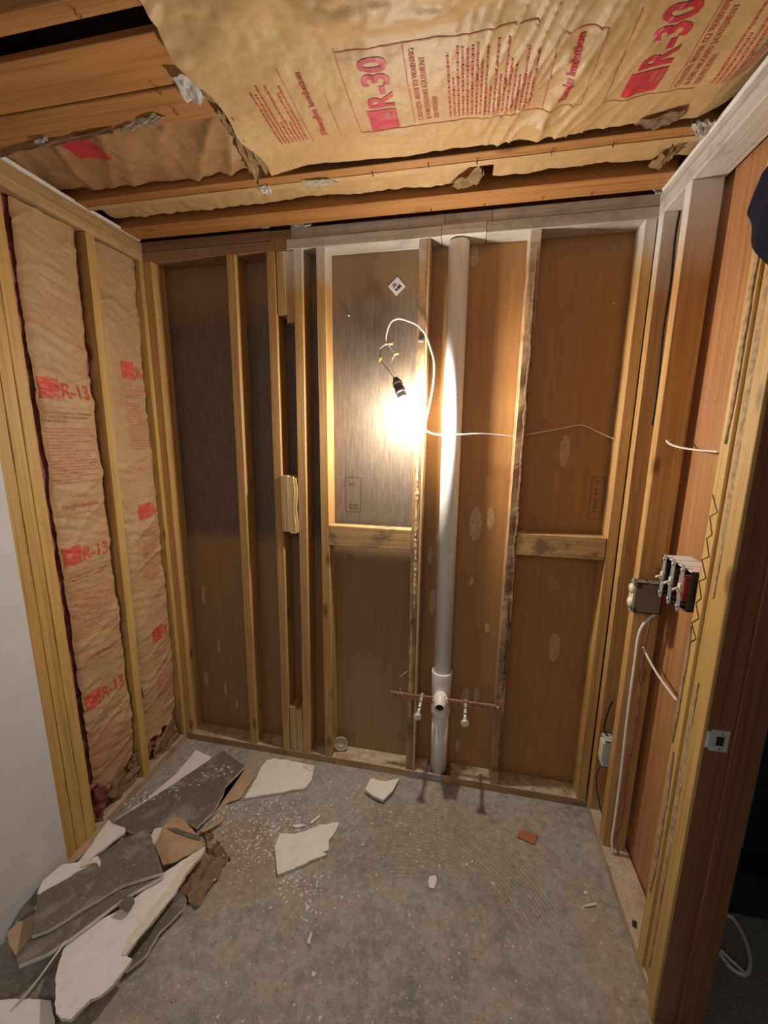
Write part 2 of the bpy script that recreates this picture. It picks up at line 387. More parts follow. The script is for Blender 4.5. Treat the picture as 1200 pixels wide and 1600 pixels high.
def slab(name, poly, t, mats, seed=1, amp=0.003, step=0.012, loc=None, parent=None, inset=0.0):
    """Broken sheet: torn outline, top face, thick crumbling edge, underside (mats: top, edge, bottom)."""
    P = torn(poly, step, amp, seed); bm = bmesh.new()
    top = [bm.verts.new(p) for p in P]
    cen = sum(P, Vector()) / len(P)
    mid = [bm.verts.new(p + Vector((0, 0, -t*0.5)) + (p-cen).normalized() * (0.002 * noise.noise(p*90))) for p in P]
    bot = [bm.verts.new(p + Vector((0, 0, -t)) - (p-cen).normalized() * abs(0.004 * noise.noise(p*60 + Vector((seed, 0, 0))))) for p in P]
    n = len(P)
    f = bm.faces.new(top); f.material_index = 0
    g = bm.faces.new(list(reversed(bot))); g.material_index = 2
    for i in range(n):
        j = (i+1) % n
        bm.faces.new((top[j], top[i], mid[i], mid[j])).material_index = 1
        bm.faces.new((mid[j], mid[i], bot[i], bot[j])).material_index = 1
    bmesh.ops.triangulate(bm, faces=[f, g])
    loc = Vector((cen.x, cen.y, min(p.z for p in P) - t))
    if parent is not None: return wlink(name, bm, mats, parent, loc=loc)
    return link(name, bm, mats, None, loc=loc)
def crumple(name, poly, amp, mat, parent, seed=0, res=10, thick=0.001, smooth=True):
    """Crumpled scrap spanning 4 corner points."""
    a, b_, c, d = [Vector(p) for p in poly]; bm = bmesh.new(); g = []
    nrm = (b_-a).cross(d-a).normalized()
    for i in range(res+1):
        row = []
        for j in range(res+1):
            u = i/res; v_ = j/res
            p = a.lerp(b_, u).lerp(d.lerp(c, u), v_)
            k = Vector((u*4+seed, v_*4, seed*1.7))
            edge = 0.35 * amp * Vector((noise.noise(k*2), noise.noise(k*2+Vector((5,0,0))), noise.noise(k*2+Vector((0,7,0)))))
            p = p + nrm * amp * (noise.noise(k) * 1.4 + abs(noise.noise(k*2.3))) + edge
            row.append(bm.verts.new(p))
        g.append(row)
    for i in range(res):
        for j in range(res):
            bm.faces.new((g[i][j], g[i+1][j], g[i+1][j+1], g[i][j+1]))
    geom = bmesh.ops.solidify(bm, geom=bm.faces[:], thickness=thick)
    if parent is None: return link(name, bm, mat, None, smooth=smooth, loc=sum((Vector(p) for p in poly), Vector())/4)
    return wlink(name, bm, mat, parent, smooth=smooth, loc=sum((Vector(p) for p in poly), Vector())/4)

# lettering in a surface's own (s,t) frame
_tc = {}
def text2d(body, size, bold=0.0):
    key = (body, round(bold, 4))
    if key not in _tc:
        cu = bpy.data.curves.new('lettering', 'FONT'); cu.body = body; cu.size = 1.0; cu.offset = bold; cu.resolution_u = 3
        o = bpy.data.objects.new('lettering', cu); COL.objects.link(o)
        dg = bpy.context.evaluated_depsgraph_get(); me = bpy.data.meshes.new_from_object(o.evaluated_get(dg))
        _tc[key] = ([(v.co.x, v.co.y) for v in me.vertices], [tuple(p.vertices) for p in me.polygons])
        bpy.data.objects.remove(o); bpy.data.curves.remove(cu); bpy.data.meshes.remove(me)
    vs, fs = _tc[key]
    return [(x*size, y*size) for x, y in vs], fs
def put_text(bm, body, s, t, height, width=None, bold=0.0, mi=0):
    vs, fs = text2d(body, height / 0.72, bold)
    xs = [a[0] for a in vs]; x0 = min(xs); x1 = max(xs)
    k = (width / (x1-x0)) if width else 1.0
    bv = [bm.verts.new((s + (x-x0)*k, t + y, 0)) for x, y in vs]
    for f in fs:
        try: bm.faces.new([bv[i] for i in f]).material_index = mi
        except ValueError: pass
def put_rect(bm, s0, s1, t0, t1, mi=0):
    vs = [bm.verts.new((a, b_, 0)) for a, b_ in ((s0,t0),(s1,t0),(s1,t1),(s0,t1))]
    bm.faces.new(vs).material_index = mi
def frame_rect(bm, s0, s1, t0, t1, w_=0.0015, mi=0):
    put_rect(bm, s0, s1, t0, t0+w_, mi); put_rect(bm, s0, s1, t1-w_, t1, mi)
    put_rect(bm, s0, s0+w_, t0+w_, t1-w_, mi); put_rect(bm, s1-w_, s1, t0+w_, t1-w_, mi)
def put_para(bm, s0, s1, t0, t1, lh, mi, rnd):
    """Rows too small to read: word-length strokes."""
    t = t1
    while t - lh*0.55 > t0:
        s = s0; end = s1 - rnd.random()**3 * (s1-s0) * 0.7
        while s < end:
            wl = min(rnd.uniform(0.006, 0.022), end - s)
            put_rect(bm, s, s+wl, t-lh*0.5, t, mi); s += wl + 0.003
        t -= lh
def logo(bm, s, t, size, mi_red, mi_gap):
    """Red square with the pale arc and the two-line name at its foot."""
    put_rect(bm, s, s+size, t, t+size, mi_red)
    return (s, t, size)
def logo_marks(bm, s, t, size, mi):
    put_text(bm, 'OWENS', s+size*0.50, t+size*0.24, size*0.13, size*0.42, mi=mi)
    put_text(bm, 'CORNING', s+size*0.40, t+size*0.06, size*0.13, size*0.54, mi=mi)
    n = 14; pts = []
    for k in range(n+1):
        a = math.pi * (0.5 + 0.5*k/n) 
        pts.append((s + size*0.62 + math.cos(a)*size*0.52, t + size*0.03 + math.sin(a)*size*0.80))
    for k in range(n):
        (xa, ya), (xb, yb) = pts[k], pts[k+1]; w_ = size*0.006
        vs = [bm.verts.new(p) for p in ((xa-w_,ya,0),(xb-w_,yb,0),(xb+w_,yb+w_,0),(xa+w_,ya+w_,0))]
        bm.faces.new(vs).material_index = mi
def wrap(bm, surf, cell, lift, name, mats, parent, s_rng, t_rng, pre=None):
    """Cut flat lettering into small cells and lay it on the paper surface."""
    bm.verts.ensure_lookup_table()
    ss = [v.co.x for v in bm.verts]; ts = [v.co.y for v in bm.verts]
    k = math.ceil(min(ss)/cell)*cell
    while k < max(ss):
        bmesh.ops.bisect_plane(bm, geom=bm.verts[:]+bm.edges[:]+bm.faces[:], plane_co=(k,0,0), plane_no=(1,0,0)); k += cell
    k = math.ceil(min(ts)/cell)*cell
    while k < max(ts):
        bmesh.ops.bisect_plane(bm, geom=bm.verts[:]+bm.edges[:]+bm.faces[:], plane_co=(0,k,0), plane_no=(0,1,0)); k += cell
    for v in bm.verts:
        s, t = v.co.x, v.co.y
        p = surf(s, t); e = 0.002
        n_ = (surf(s+e, t) - surf(s-e, t)).cross(surf(s, t+e) - surf(s, t-e)).normalized()
        v.co = p + n_ * (lift + v.co.z)
    me = bpy.data.meshes.new(name); bm.to_mesh(me); bm.free()
    for mm in mats: me.materials.append(M[mm])
    o = bpy.data.objects.new(name, me); COL.objects.link(o); o.parent = parent; o.location = -parent.location
    return o
def sheet(surf, s0, s1, t0, t1, cell, name, mat, parent, edge=None, loc=None):
    ns = max(2, int((s1-s0)/cell)); nt_ = max(2, int((t1-t0)/cell)); bm = bmesh.new(); g = []
    for i in range(ns+1):
        row = []
        for j in range(nt_+1):
            s = s0 + (s1-s0)*i/ns; t = t0 + (t1-t0)*j/nt_
            if edge: s, t = edge(s, t, i/ns, j/nt_)
            row.append(bm.verts.new(surf(s, t)))
        g.append(row)
    for i in range(ns):
        for j in range(nt_):
            bm.faces.new((g[i][j], g[i+1][j], g[i+1][j+1], g[i][j+1]))
    me = bpy.data.meshes.new(name)
    if loc is not None: bmesh.ops.translate(bm, verts=bm.verts, vec=-Vector(loc))
    bm.to_mesh(me); bm.free(); me.materials.append(M[mat])
    me.polygons.foreach_set('use_smooth', [True]*len(me.polygons))
    o = bpy.data.objects.new(name, me); COL.objects.link(o)
    if loc is not None: o.location = loc
    if parent is not None:
        o.parent = parent; o.location = Vector(o.location) - parent.location
    return o

def structure(name, boxes, mat, label=None):
    bm = bmesh.new()
    for bx in boxes: add_box(bm, *bx)
    o = link(name, bm, mat); o['kind'] = 'structure'
    if label: o['label'] = label
    return o

# ================================================================== ROOM SHELL
floor = structure('floor', [(-0.3, 2.14, -4.2, 0.25, -0.06, 0.0)], 'concrete', 'bare grey concrete floor with trowel ridges and brown stains')
hall_floor = structure('floor', [(2.14, 4.6, -4.2, 1.2, -0.06, 0.0)], 'carpet', 'dark carpeted floor beyond the door opening')
ceiling = structure('ceiling', [(-0.3, 4.6, -4.2, 1.2, 2.70, 2.74)], 'deck', 'open ceiling with joists and kraft faced insulation')
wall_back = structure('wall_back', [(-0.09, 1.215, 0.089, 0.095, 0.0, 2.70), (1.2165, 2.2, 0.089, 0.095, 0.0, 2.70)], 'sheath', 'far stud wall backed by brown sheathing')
wall_left = structure('wall_left', [(-0.12, -0.092, -0.70, 0.089, 0.0, 2.70)], 'deck', 'left stud wall filled with insulation')
wall_right = structure('wall_right', [(2.118, 2.124, -0.60, 0.089, 0.0, 2.70)], 'red_panel', 'right stud wall with reddish plywood seen between studs')
wall_left2 = structure('wall_left', [(-0.10, 0.010, -4.2, -0.687, 0.0, 2.70)], 'wallpaint', 'pale painted drywall at the left near the camera')
wall_near = structure('wall_near', [(-0.1, 4.6, -4.2, -4.1, 0.0, 2.70)], 'wallpaint')
wall_right2 = structure('wall_right', [(2.02, 2.13, -4.2, -1.50, 0.0, 2.70), (2.02, 2.13, -1.50, -0.69, 2.2, 2.70)], 'wallpaint')
hall = structure('wall_hall', [(4.5, 4.6, -4.2, 1.2, 0.0, 2.70), (2.12, 4.6, 1.1, 1.2, 0.0, 2.70)], 'dark_wall')

# ================================================================== FAR WALL FRAMING
def stud(xt, xb, mat='stud_z', w_=0.038, y0=0.0, y1=0.087, z0=0.038, z1=2.364, **k):
    return lumber('stud', xt-w_/2, xt+w_/2, y0, y1, z0, z1, mat, wall_back, dx=xb-xt, **k)
stud(0.021, 0.016); stud(0.419, 0.395); stud(0.599, 0.581); stud(0.717, 0.692)
stud(0.813, 0.808)
stud(1.222, 1.215, w_=0.032, mat='stud_glue', chip=0.006); stud(1.244, 1.237, w_=0.010, z0=0.04, mat='stud_light')
stud(1.627, 1.616, mat='stud_glue', chip=0.012); stud(1.999, 1.995, w_=0.037)
# top plates, double, cut around the drain stack
for (a, b_, z0, mt) in ((-0.05, 0.618, 2.364, 'plate_brown'), (0.62, 0.668, 2.364, 'plate_brown'), (0.670, 1.288, 2.364, 'plate_white'), (1.290, 1.452, 2.366, 'plate_white'), (1.454, 2.017, 2.364, 'plate_white'),
                        (-0.05, 0.600, 2.403, 'plate_brown'), (0.602, 0.690, 2.401, 'plate_brown'), (0.692, 1.300, 2.403, 'plate_white'), (1.302, 1.470, 2.402, 'plate_white'), (1.472, 2.017, 2.403, 'plate_white')):
    lumber('top_plate', a, b_, 0.0 if (z0 > 2.4 or mt == 'plate_brown') else -0.002, 0.087, z0, z0 + 0.0375, mt, wall_back, label='top plate oversprayed with white paint' if mt == 'plate_white' else None)
for (a, b_) in ((-0.02, 0.84), (0.842, 1.30), (1.415, 2.015)):
    lumber('bottom_plate', a, b_, -0.002, 0.087, 0.0, 0.037, 'sill', wall_back)
lumber('bottom_plate', 1.301, 1.414, -0.002, 0.008, 0.0, 0.037, 'sill', wall_back)
bm = bmesh.new(); add_box(bm, 1.215, 1.375, -0.0045, -0.003, 0.006, 0.036)
wlink('nail_plate', bm, 'steel', wall_back, label='small grey steel plate on the sill by the drain stack')
# short pieces between the narrow pair of studs
def cripple(a, b_, z0, z1, y0=0.0, mt='stud_light', dx=0.0):
    lumber('cripple_stud', a, b_, y0, y0+0.085, z0, z1, mt, wall_back, dx=dx, label='short stud piece filling the narrow gap between two studs')
cripple(0.621, 0.659, 2.122, 2.362, 0.002, 'stud_z'); cripple(0.660, 0.697, 2.09, 2.362, 0.006, 'stud_z')
cripple(0.604, 0.637, 0.04, 0.285, 0.001); cripple(0.638, 0.671, 0.04, 0.272, 0.003)
# wavy-split block nailed over the gap
bm = bmesh.new()
def wavy(x0, x1, y0, y1, z0, z1, wav):
    n = 16; rings = []
    for k in range(n+1):
        t = k/n; z = z0+(z1-z0)*t; xx = x1 + wav*math.sin(t*9.5+0.6) 
        rings.append([bm.verts.new(p) for p in ((x0, y0, z), (xx, y0, z), (xx, y1, z), (x0, y1, z))])
    for k in range(n):
        for i in range(4): bm.faces.new((rings[k][i], rings[k][(i+1)%4], rings[k+1][(i+1)%4], rings[k+1][i]))
    bm.faces.new(rings[0]); bm.faces.new(rings[-1])
wavy(0.612, 0.645, -0.012, 0.06, 1.197, 1.452, 0.0); wavy(0.647, 0.672, -0.010, 0.06, 1.190, 1.448, 0.0035)
wavy(0.6715, 0.682, -0.006, 0.06, 1.193, 1.442, 0.003)
wlink('split_block', bm, 'stud_light', wall_back, loc=(0.64, 0, 1.32), label='short block with a wavy split nailed between the narrow studs')
lumber('blocking', 0.829, 1.201, 0.0, 0.055, 1.143, 1.233, 'block', wall_back, label='horizontal blocking with dark stains behind the hanging bulb', rough=0.001)
lumber('blocking', 1.638, 1.974, 0.0, 0.055, 1.153, 1.243, 'block', wall_back, label='horizontal blocking in the right bay')

def bark(x0, x1, z0, z1, seed, mat, th=0.004):
    bm = bmesh.new(); n = int((z1-z0)/0.012); L_ = []
    for k in range(n+1):
        z = z0+(z1-z0)*k/n; t = k/n; en = min(1, 5*min(t, 1-t)+0.1)
        w_ = (x1-x0)*0.5*en*(0.75+0.7*noise.noise(Vector((z*22, seed, 0)))); c_ = (x0+x1)/2 + 0.006*noise.noise(Vector((z*8, seed, 4)))
        d_ = th*(0.5+abs(noise.noise(Vector((z*45, seed, 9))))*1.6)
        L_.append([bm.verts.new(p) for p in ((c_-w_, 0.002, z), (c_-w_*0.6, -d_, z), (c_, -d_*1.3, z), (c_+w_*0.6, -d_, z), (c_+w_, 0.002, z))])
    for k in range(n):
        for i in range(4): bm.faces.new((L_[k][i], L_[k][i+1], L_[k+1][i+1], L_[k+1][i]))
    wlink('bark_strip' if mat == 'bark' else 'glue_residue', bm, mat, wall_back, loc=((x0+x1)/2, 0, (z0+z1)/2))
M['bark'] = plain('dark_bark_edge', (0.16, 0.085, 0.04), 0.9, var=0.6, scale=50, bumps=0.8)
M['old_glue'] = plain('pale_old_glue', (0.62, 0.44, 0.24), 0.7, var=0.4, scale=70, bumps=0.8)
bark(1.626, 1.644, 0.98, 2.30, 3, 'bark'); bark(1.615, 1.636, 0.50, 0.97, 5, 'bark'); bark(1.622, 1.634, 0.10, 0.42, 6, 'bark', 0.003)
bark(1.212, 1.232, 0.85, 1.62, 8, 'old_glue', 0.003); bark(1.206, 1.220, 0.30, 0.80, 9, 'old_glue', 0.002)
# glue spots, stamps, label on the sheathing
def disc(x, z, rx, rz, y=0.0882, seed=0):
    bm = bmesh.new(); n = 28; c0 = bm.verts.new((x, y-0.0006, z)); ring = []
    for k in range(n):
        a = 2*math.pi*k/n; q = 1 + 0.10*noise.noise(Vector((math.cos(a)*2+seed*3.1, math.sin(a)*2, seed)))
        ring.append(bm.verts.new((x+math.cos(a)*rx*q, y, z+math.sin(a)*rz*q)))
    back_ = [bm.verts.new(Vector(v.co)+Vector((0, 0.002, 0))) for v in ring]
    for k in range(n):
        bm.faces.new((c0, ring[k], ring[(k+1)%n])); bm.faces.new((ring[k], back_[k], back_[(k+1)%n], ring[(k+1)%n]))
    bm.faces.new(back_)
    wlink('glue_spot', bm, 'spot', wall_back, loc=(x, y, z))
SPOTS = [(1.472, 0.089, 1.257), (1.534, 0.089, 1.283), (1.316, 0.089, 1.184), (1.279, 0.089, 1.098), (1.843, 0.089, 0.710), (1.469, 0.089, 0.991), (1.549, 0.089, 0.773), (1.468, 0.089, 0.405), (1.518, 0.089, 0.419), (1.348, 0.089, 1.922), (1.297, 0.089, 0.877), (1.636, 0.089, -0.288), (1.810, 0.089, 1.576), (1.411, 0.089, 2.325), (0.102, 0.089, 0.800), (0.170, 0.089, 0.516), (0.077, 0.089, 0.314), (0.191, 0.089, 0.272), (0.254, 0.089, 0.184), (1.443, 0.089, 0.138)]
SZ = [(.030,.085),(.016,.055),(.012,.03),(.012,.05),(.026,.075),(.010,.025),(.012,.028),(.022,.055),(.013,.05),(.01,.04),(.018,.07),(.01,.02),(.022,.07),(.02,.045),(.012,.06),(.01,.05),(.014,.05),(.010,.04),(.010,.03),(.01,.04)]
for i, (p, s) in enumerate(zip(SPOTS, SZ)):
    if 0 < p[0] < 2 and i not in (11,): disc(p[0], p[2], s[0]*0.9, s[1]*0.9, seed=i)
def wall_surf(s, t): return Vector((s, 0.0885, t))
def stamp(x0, x1, z0, z1, lines):
    bm = bmesh.new(); frame_rect(bm, x0, x1, z0, z1, 0.0015)
    for (tx, s, t, h_, wd, vert) in lines:
        if vert:
            b2 = bmesh.new(); put_text(b2, tx, 0, 0, h_, wd)
            for v_ in b2.verts: v_.co = (s - v_.co.y, t + v_.co.x, 0)
            me_ = bpy.data.meshes.new('t'); b2.to_mesh(me_); b2.free(); bm.from_mesh(me_); bpy.data.meshes.remove(me_)
        else: put_text(bm, tx, s, t, h_, wd)
    for v_ in bm.verts: v_.co = (v_.co.x, 0.0878, v_.co.y)
    wlink('ink_stamp', bm, 'ink', wall_back, label='faint ink stamp box printed on the sheathing')
stamp(1.925, 1.975, 1.30, 1.475, [('MILL 07', 1.95, 1.33, 0.012, 0.10, True), ('22', 1.937, 1.45, 0.012, None, False)])
stamp(0.882, 0.955, 1.285, 1.445, [('CD', 0.90, 1.30, 0.022, None, False), ('INT', 0.90, 1.405, 0.014, None, False)])

lab = thing('barcode_label', 'white diamond-shaped barcode sticker on brown sheathing above the bulb', 'sticker', (1.108, 0.088, 2.232))
LC = Vector((1.108, 0.088, 2.232))
def diamond(bm, hw, y, cx=0, cz=0, ang=math.radians(42), hh=None, th=0.0006):
    hh = hh or hw; R2 = Matrix.Rotation(-ang, 3, 'Y'); vs = []
    for yy in (y, y+th):
        vs.append([bm.verts.new(LC + Vector((0, yy, 0)) + R2 @ Vector((cx+a*hw, 0, cz+b_*hh))) for a, b_ in ((-1,-1),(1,-1),(1,1),(-1,1))])
    bm.faces.new(vs[0]); bm.faces.new(vs[1])
    for k in range(4): bm.faces.new((vs[0][k], vs[0][(k+1)%4], vs[1][(k+1)%4], vs[1][k]))
bm = bmesh.new(); diamond(bm, 0.026, -0.0016); wlink('paper', bm, 'label', lab, loc=LC)
bm = bmesh.new()
for k in range(11): diamond(bm, R.choice((0.0006, 0.0011)), -0.0024, cx=-0.013+k*0.0026, cz=-0.008, hh=0.006)
for k in range(3): diamond(bm, 0.010-k*0.002, -0.0024, cx=-0.004, cz=0.006+k*0.005, hh=0.0012)
wlink('barcode', bm, 'ink', lab, loc=LC)

# nails that poke through the sheathing
for i, (p, lb) in enumerate((((0.908, 0.060, 2.125), 'bright nail tip poking through the sheathing above left of the bulb'), ((0.888, 0.050, 1.070), 'bright nail tip poking out just below the left blocking'), ((1.933, 0.070, 2.124), 'nail tip poking through near the top of the right bay'))):
    bm = bmesh.new(); P = Vector(p)
    add_tube(bm, [P+Vector((0, 0.088-P.y, 0.004)), P+Vector((0, 0.01, 0.001)), P], [0.0022, 0.0022, 0.0008], 8)
    add_lathe(bm, [(0.0, -0.002), (0.0045, -0.001), (0.0035, 0.004), (0.002, 0.005)], P+Vector((0, 0.008, 0)), (0, 1, 0), 10)
    tag(link('nail', bm, 'chrome', loc=P), lb, 'nail', 'nails poking through the sheathing')

# clear cap left on the sill
cp = Vector((0.856, 0.035, 0.078)); bm = bmesh.new()
add_lathe(bm, [(0.0, 0.0), (0.030, 0.001), (0.036, 0.004), (0.036, 0.012), (0.033, 0.013), (0.031, 0.007), (0.022, 0.005), (0.020, 0.010), (0.018, 0.005), (0.0, 0.004)], cp + Vector((0, 0.02, 0)), (0.25, -1, 0.15), 28)
tag(link('cap', bm, 'clear', loc=cp+Vector((0,0,-0.036))), 'round cloudy plastic cap leaning in the bottom left corner of the bay', 'cap')

# ================================================================== DRAIN STACK
PX = 1.355; PY = 0.046
pipe = thing('drain_pipe', 'tall white plastic drain pipe running floor to top plate', 'pipe', (PX, PY, 0.0))
def plathe(name, prof, mat='pvc', origin=(PX, PY, 0), axis=(0, 0, 1), seg=40, par=pipe, label=None):
    bm = bmesh.new(); add_lathe(bm, prof, origin, axis, seg); return wlink(name, bm, mat, par, loc=origin, label=label)
plathe('pipe_length', [(0.034, 0.56), (0.0395, 0.56), (0.0395, 2.36), (0.034, 2.36)])
plathe('pipe_length', [(0.034, 0.0), (0.0395, 0.0), (0.0395, 0.36), (0.034, 0.36)])
bm = bmesh.new()
add_lathe(bm, [(0.0395, 0.33), (0.044, 0.333), (0.046, 0.36), (0.044, 0.38), (0.043, 0.41), (0.044, 0.47), (0.046, 0.49), (0.0475, 0.53), (0.0475, 0.558), (0.0460, 0.562), (0.0410, 0.562), (0.0400, 0.556)], (PX, PY, 0), (0, 0, 1), 40)
BZ = 0.455
add_lathe(bm, [(0.026, 0.02), (0.030, 0.045), (0.033, 0.052), (0.034, 0.068), (0.031, 0.070)], (PX, PY, BZ), (0, -1, -0.03), 32)
tee = wlink('tee_fitting', bm, 'pvc', pipe, loc=(PX, PY, 0.45))
O2 = Vector((PX, PY, BZ)); AX2 = (0, -1, -0.03)
bm = bmesh.new()
add_lathe(bm, [(0.031, 0.066), (0.032, 0.070), (0.032, 0.082), (0.029, 0.084), (0.029, 0.090), (0.0275, 0.092), (0.0275, 0.102), (0.024, 0.104), (0.024, 0.128), (0.0215, 0.129), (0.019, 0.127), (0.018, 0.08)], O2, AX2, 32)
for k in range(12):
    a = 2*math.pi*k/12; c_ = Vector((math.cos(a)*0.0325, 0, math.sin(a)*0.0325)) + O2 + Vector((0, -0.076, -0.002))
    add_box(bm, c_.x-0.002, c_.x+0.002, c_.y-0.006, c_.y+0.006, c_.z-0.002, c_.z+0.002)
ad = bpy.data.objects.new('x', None)
o = link('trap_adapter', bm, 'cream', loc=O2); o.parent = pipe; o.location = O2 - pipe.location; o['label'] = 'cream threaded adapter with a dark open bore'
bm = bmesh.new(); add_lathe(bm, [(0.0, 0.112), (0.0188, 0.112)], O2, AX2, 24)
o3 = link('bore', bm, 'pvc_black', loc=O2); o3.parent = pipe; o3.location = O2 - pipe.location
# faint line of print along the pipe
bm = bmesh.new(); z = 0.1
while z < 2.3:
    if 0.32 < z < 0.57: z = 0.58; continue
    L_ = R.choice((0.004, 0.006, 0.009, 0.014)); a = math.radians(-72)
    for da in ((0.0, 0.05) if R.random() < 0.3 else (0.0,)):
        for (r0, r1, t0) in ((0.0399, 0.0399, 0.0),):
            A0 = a+da; A1 = a+da+0.035
            vs = [bm.verts.new((PX+0.0399*math.cos(q)+0, PY+0.0399*math.sin(q), zz)) for q, zz in ((A0, z), (A1, z), (A1, z+L_*0.6), (A0, z+L_*0.6))]
            bm.faces.new(vs)
    z += L_ + (R.random() < 0.12) * 0.05 + 0.004
wlink('pipe_print', bm, 'pvc_ink', pipe, loc=(PX, PY, 1))['kind'] = 'stuff'

# copper strap and the two supply stubs
SA = Vector((1.120, -0.001, 0.426)); SB = Vector((1.619, -0.001, 0.430))
strap = thing('copper_strap', 'reddish perforated copper strap nailed across studs at the tee', 'strap', (SA.x, -0.001, 0.43))
bm = bmesh.new(); n = 24; hh = 0.0135; zc = 0.434
for (x0, x1) in ((SA.x, 1.318), (1.388, SB.x)):
    add_box(bm, x0, x1, -0.0045, -0.002, zc-hh, zc+hh-0.002); add_box(bm, x0, x1, -0.0045, 0.008, zc+hh-0.002, zc+hh)
add_box(bm, 1.318, 1.388, -0.004, -0.001, zc-hh, zc-hh+0.004)
wlink('strap_band', bm, 'copper', strap, loc=(SA.x, -0.003, zc))
for x in (1.145, 1.165, 1.205, 1.30, 1.41, 1.44, 1.50, 1.545, 1.595):
    bm = bmesh.new(); add_lathe(bm, [(0.0, 0.0), (0.0035, 0.0), (0.0035, 0.003)], (x, -0.0052, zc-0.001), (0, 1, 0), 10); wlink('punched_hole', bm, 'pvc_black', strap)
bm = bmesh.new(); add_tube(bm, [(1.608, -0.012, zc+0.014), (1.608, 0.0, zc+0.006)], 0.002, 8); add_lathe(bm, [(0.0, 0), (0.005, 0), (0.005, 0.002), (0, 0.002)], (1.608, -0.013, zc+0.0145), (0, 1, -0.4), 12)
wlink('nail', bm, 'chrome', strap)
def stub(p0, p1, lbl):
    A = Vector(p0); B = Vector(p1); d = (B-A).normalized()
    t = thing('supply_stub', lbl, 'pipe', A, 'capped water supply stubs')
    L = (B-A).length
    bm = bmesh.new(); add_lathe(bm, [(0.0, 0), (0.0075, 0), (0.0075, L*0.5), (0.0068, L*0.52), (0.0068, L*0.97), (0, L*0.97)], A, d, 20); wlink('tube', bm, 'chrome', t, loc=A)
    bm = bmesh.new(); add_lathe(bm, [(0.008, L*0.80), (0.010, L*0.86), (0.016, L*0.95), (0.0175, L*0.97), (0.0175, L), (0.015, L+0.002), (0.004, L+0.003), (0.0, L+0.0045)], A, d, 28); wlink('cap_disc', bm, 'chrome', t, loc=A)
    S_ = A + d*L*0.66
    bm = bmesh.new(); add_lathe(bm, [(0.0, 0.0), (0.0042, 0.0), (0.0042, 0.005)], S_+Vector((0, 0, 0.0095)), (0, 0, -1), 12); wlink('screw_hole', bm, 'pvc_black', t, loc=S_)
    bm = bmesh.new(); add_lathe(bm, [(0.0095, L*0.38), (0.0095, L*0.41)], A, d, 20); wlink('rubber_ring', bm, 'black', t, loc=A)
stub((1.269, 0.020, 0.444), (1.261, -0.115, 0.420), 'left chrome capped water stub poking out beside the drain tee')
stub((1.469, 0.020, 0.440), (1.465, -0.115, 0.422), 'right chrome capped water stub poking out over the copper strap')
# little wires by the strap
tag(tube('wire', [(1.166, -0.012, 0.536), (1.181, -0.012, 0.554), (1.198, -0.012, 0.570)], 0.0011, 'cable', seg=6, sub=3), 'tiny curl of white wire on the stud left of the tee', 'wire')
tag(tube('wire', [(1.169, -0.006, 0.480), (1.169, -0.006, 0.460), (1.179, -0.006, 0.435)], 0.0009, 'cable', seg=6, sub=3), 'tiny bent wire standing on the left end of the strap', 'wire')

# ================================================================== HANGING BULB AND ITS CABLE
BC = Vector((1.175, -0.075, 1.757)); axis_ = Vector((0.40, -0.38, -0.84)).normalized()
lamp = thing('light_bulb', 'lit bulb in a dark socket dangling from spliced wires', 'bulb', BC)
rb = 0.030
bm = bmesh.new(); prof = [(rb*math.sin(a), rb*-math.cos(a)*-1) for a in ()]
prof = []
for k in range(15):
    a = math.radians(128 - 128*k/14); prof.append((rb*math.sin(a), rb*math.cos(a)))
add_lathe(bm, prof, BC, axis_, 32); wlink('diffuser', bm, 'glow', lamp, smooth=True, loc=BC)
bm = bmesh.new(); z100 = rb*math.cos(math.radians(128)); r100 = rb*math.sin(math.radians(128))
add_lathe(bm, [(r100-0.002, z100+0.001), (r100+0.0005, z100), (r100+0.0002, z100-0.003), (0.0215, -0.026), (0.0175, -0.040), (0.0145, -0.050), (0.0, -0.050)], BC, axis_, 32)
wlink('bulb_base', bm, 'bulb_base', lamp, loc=BC)
bm = bmesh.new(); add_lathe(bm, [(0.0, -0.044), (0.0205, -0.044), (0.0215, -0.050), (0.0215, -0.060), (0.0190, -0.062), (0.0180, -0.084), (0.0205, -0.086), (0.0205, -0.096), (0.016, -0.104), (0.011, -0.118), (0.0, -0.120)], BC, axis_, 28)
wlink('socket', bm, 'socket', lamp, loc=BC)
TOP = BC - axis_*0.117
NUT1 = Vector((1.061, -0.010, 1.934)); NUT2 = Vector((1.126, -0.010, 1.952)); CR = Vector((1.088, -0.005, 1.995))
for nm, pts, mt in (('black_wire', [TOP+Vector((-0.004,0,0)), (1.095, -0.018, 1.891), (1.072, -0.012, 1.917), NUT1], 'black'),
                    ('white_wire', [TOP+Vector((0.004,0,0)), (1.113, -0.018, 1.895), (1.109, -0.012, 1.930), NUT2], 'cable'),
                    ('black_wire', [NUT1, (1.063, -0.008, 1.966), CR], 'black'), ('white_wire', [NUT2, (1.110, -0.008, 1.965), CR], 'cable')):
    tube(nm, pts, 0.0014, mt, lamp, seg=8, sub=5)
for p, d in ((NUT1, (0.3, 0, 1)), (NUT2, (1, 0, 0.15))):
    bm = bmesh.new(); add_lathe(bm, [(0.0, -0.010), (0.0035, -0.010), (0.0048, 0.0), (0.0052, 0.008), (0.0, 0.010)], p, d, 14); wlink('wire_connector', bm, 'yellow', lamp, loc=p)
bm = bmesh.new(); d_ = Vector((1, 0, -0.12)).normalized()
add_lathe(bm, [(0.0, 0.0), (0.0045, 0.0), (0.0068, 0.014), (0.0066, 0.026), (0.0, 0.026)], CR+d_*-0.002, d_, 14); wlink('crimp_sleeve', bm, 'cardboard', lamp, loc=CR)
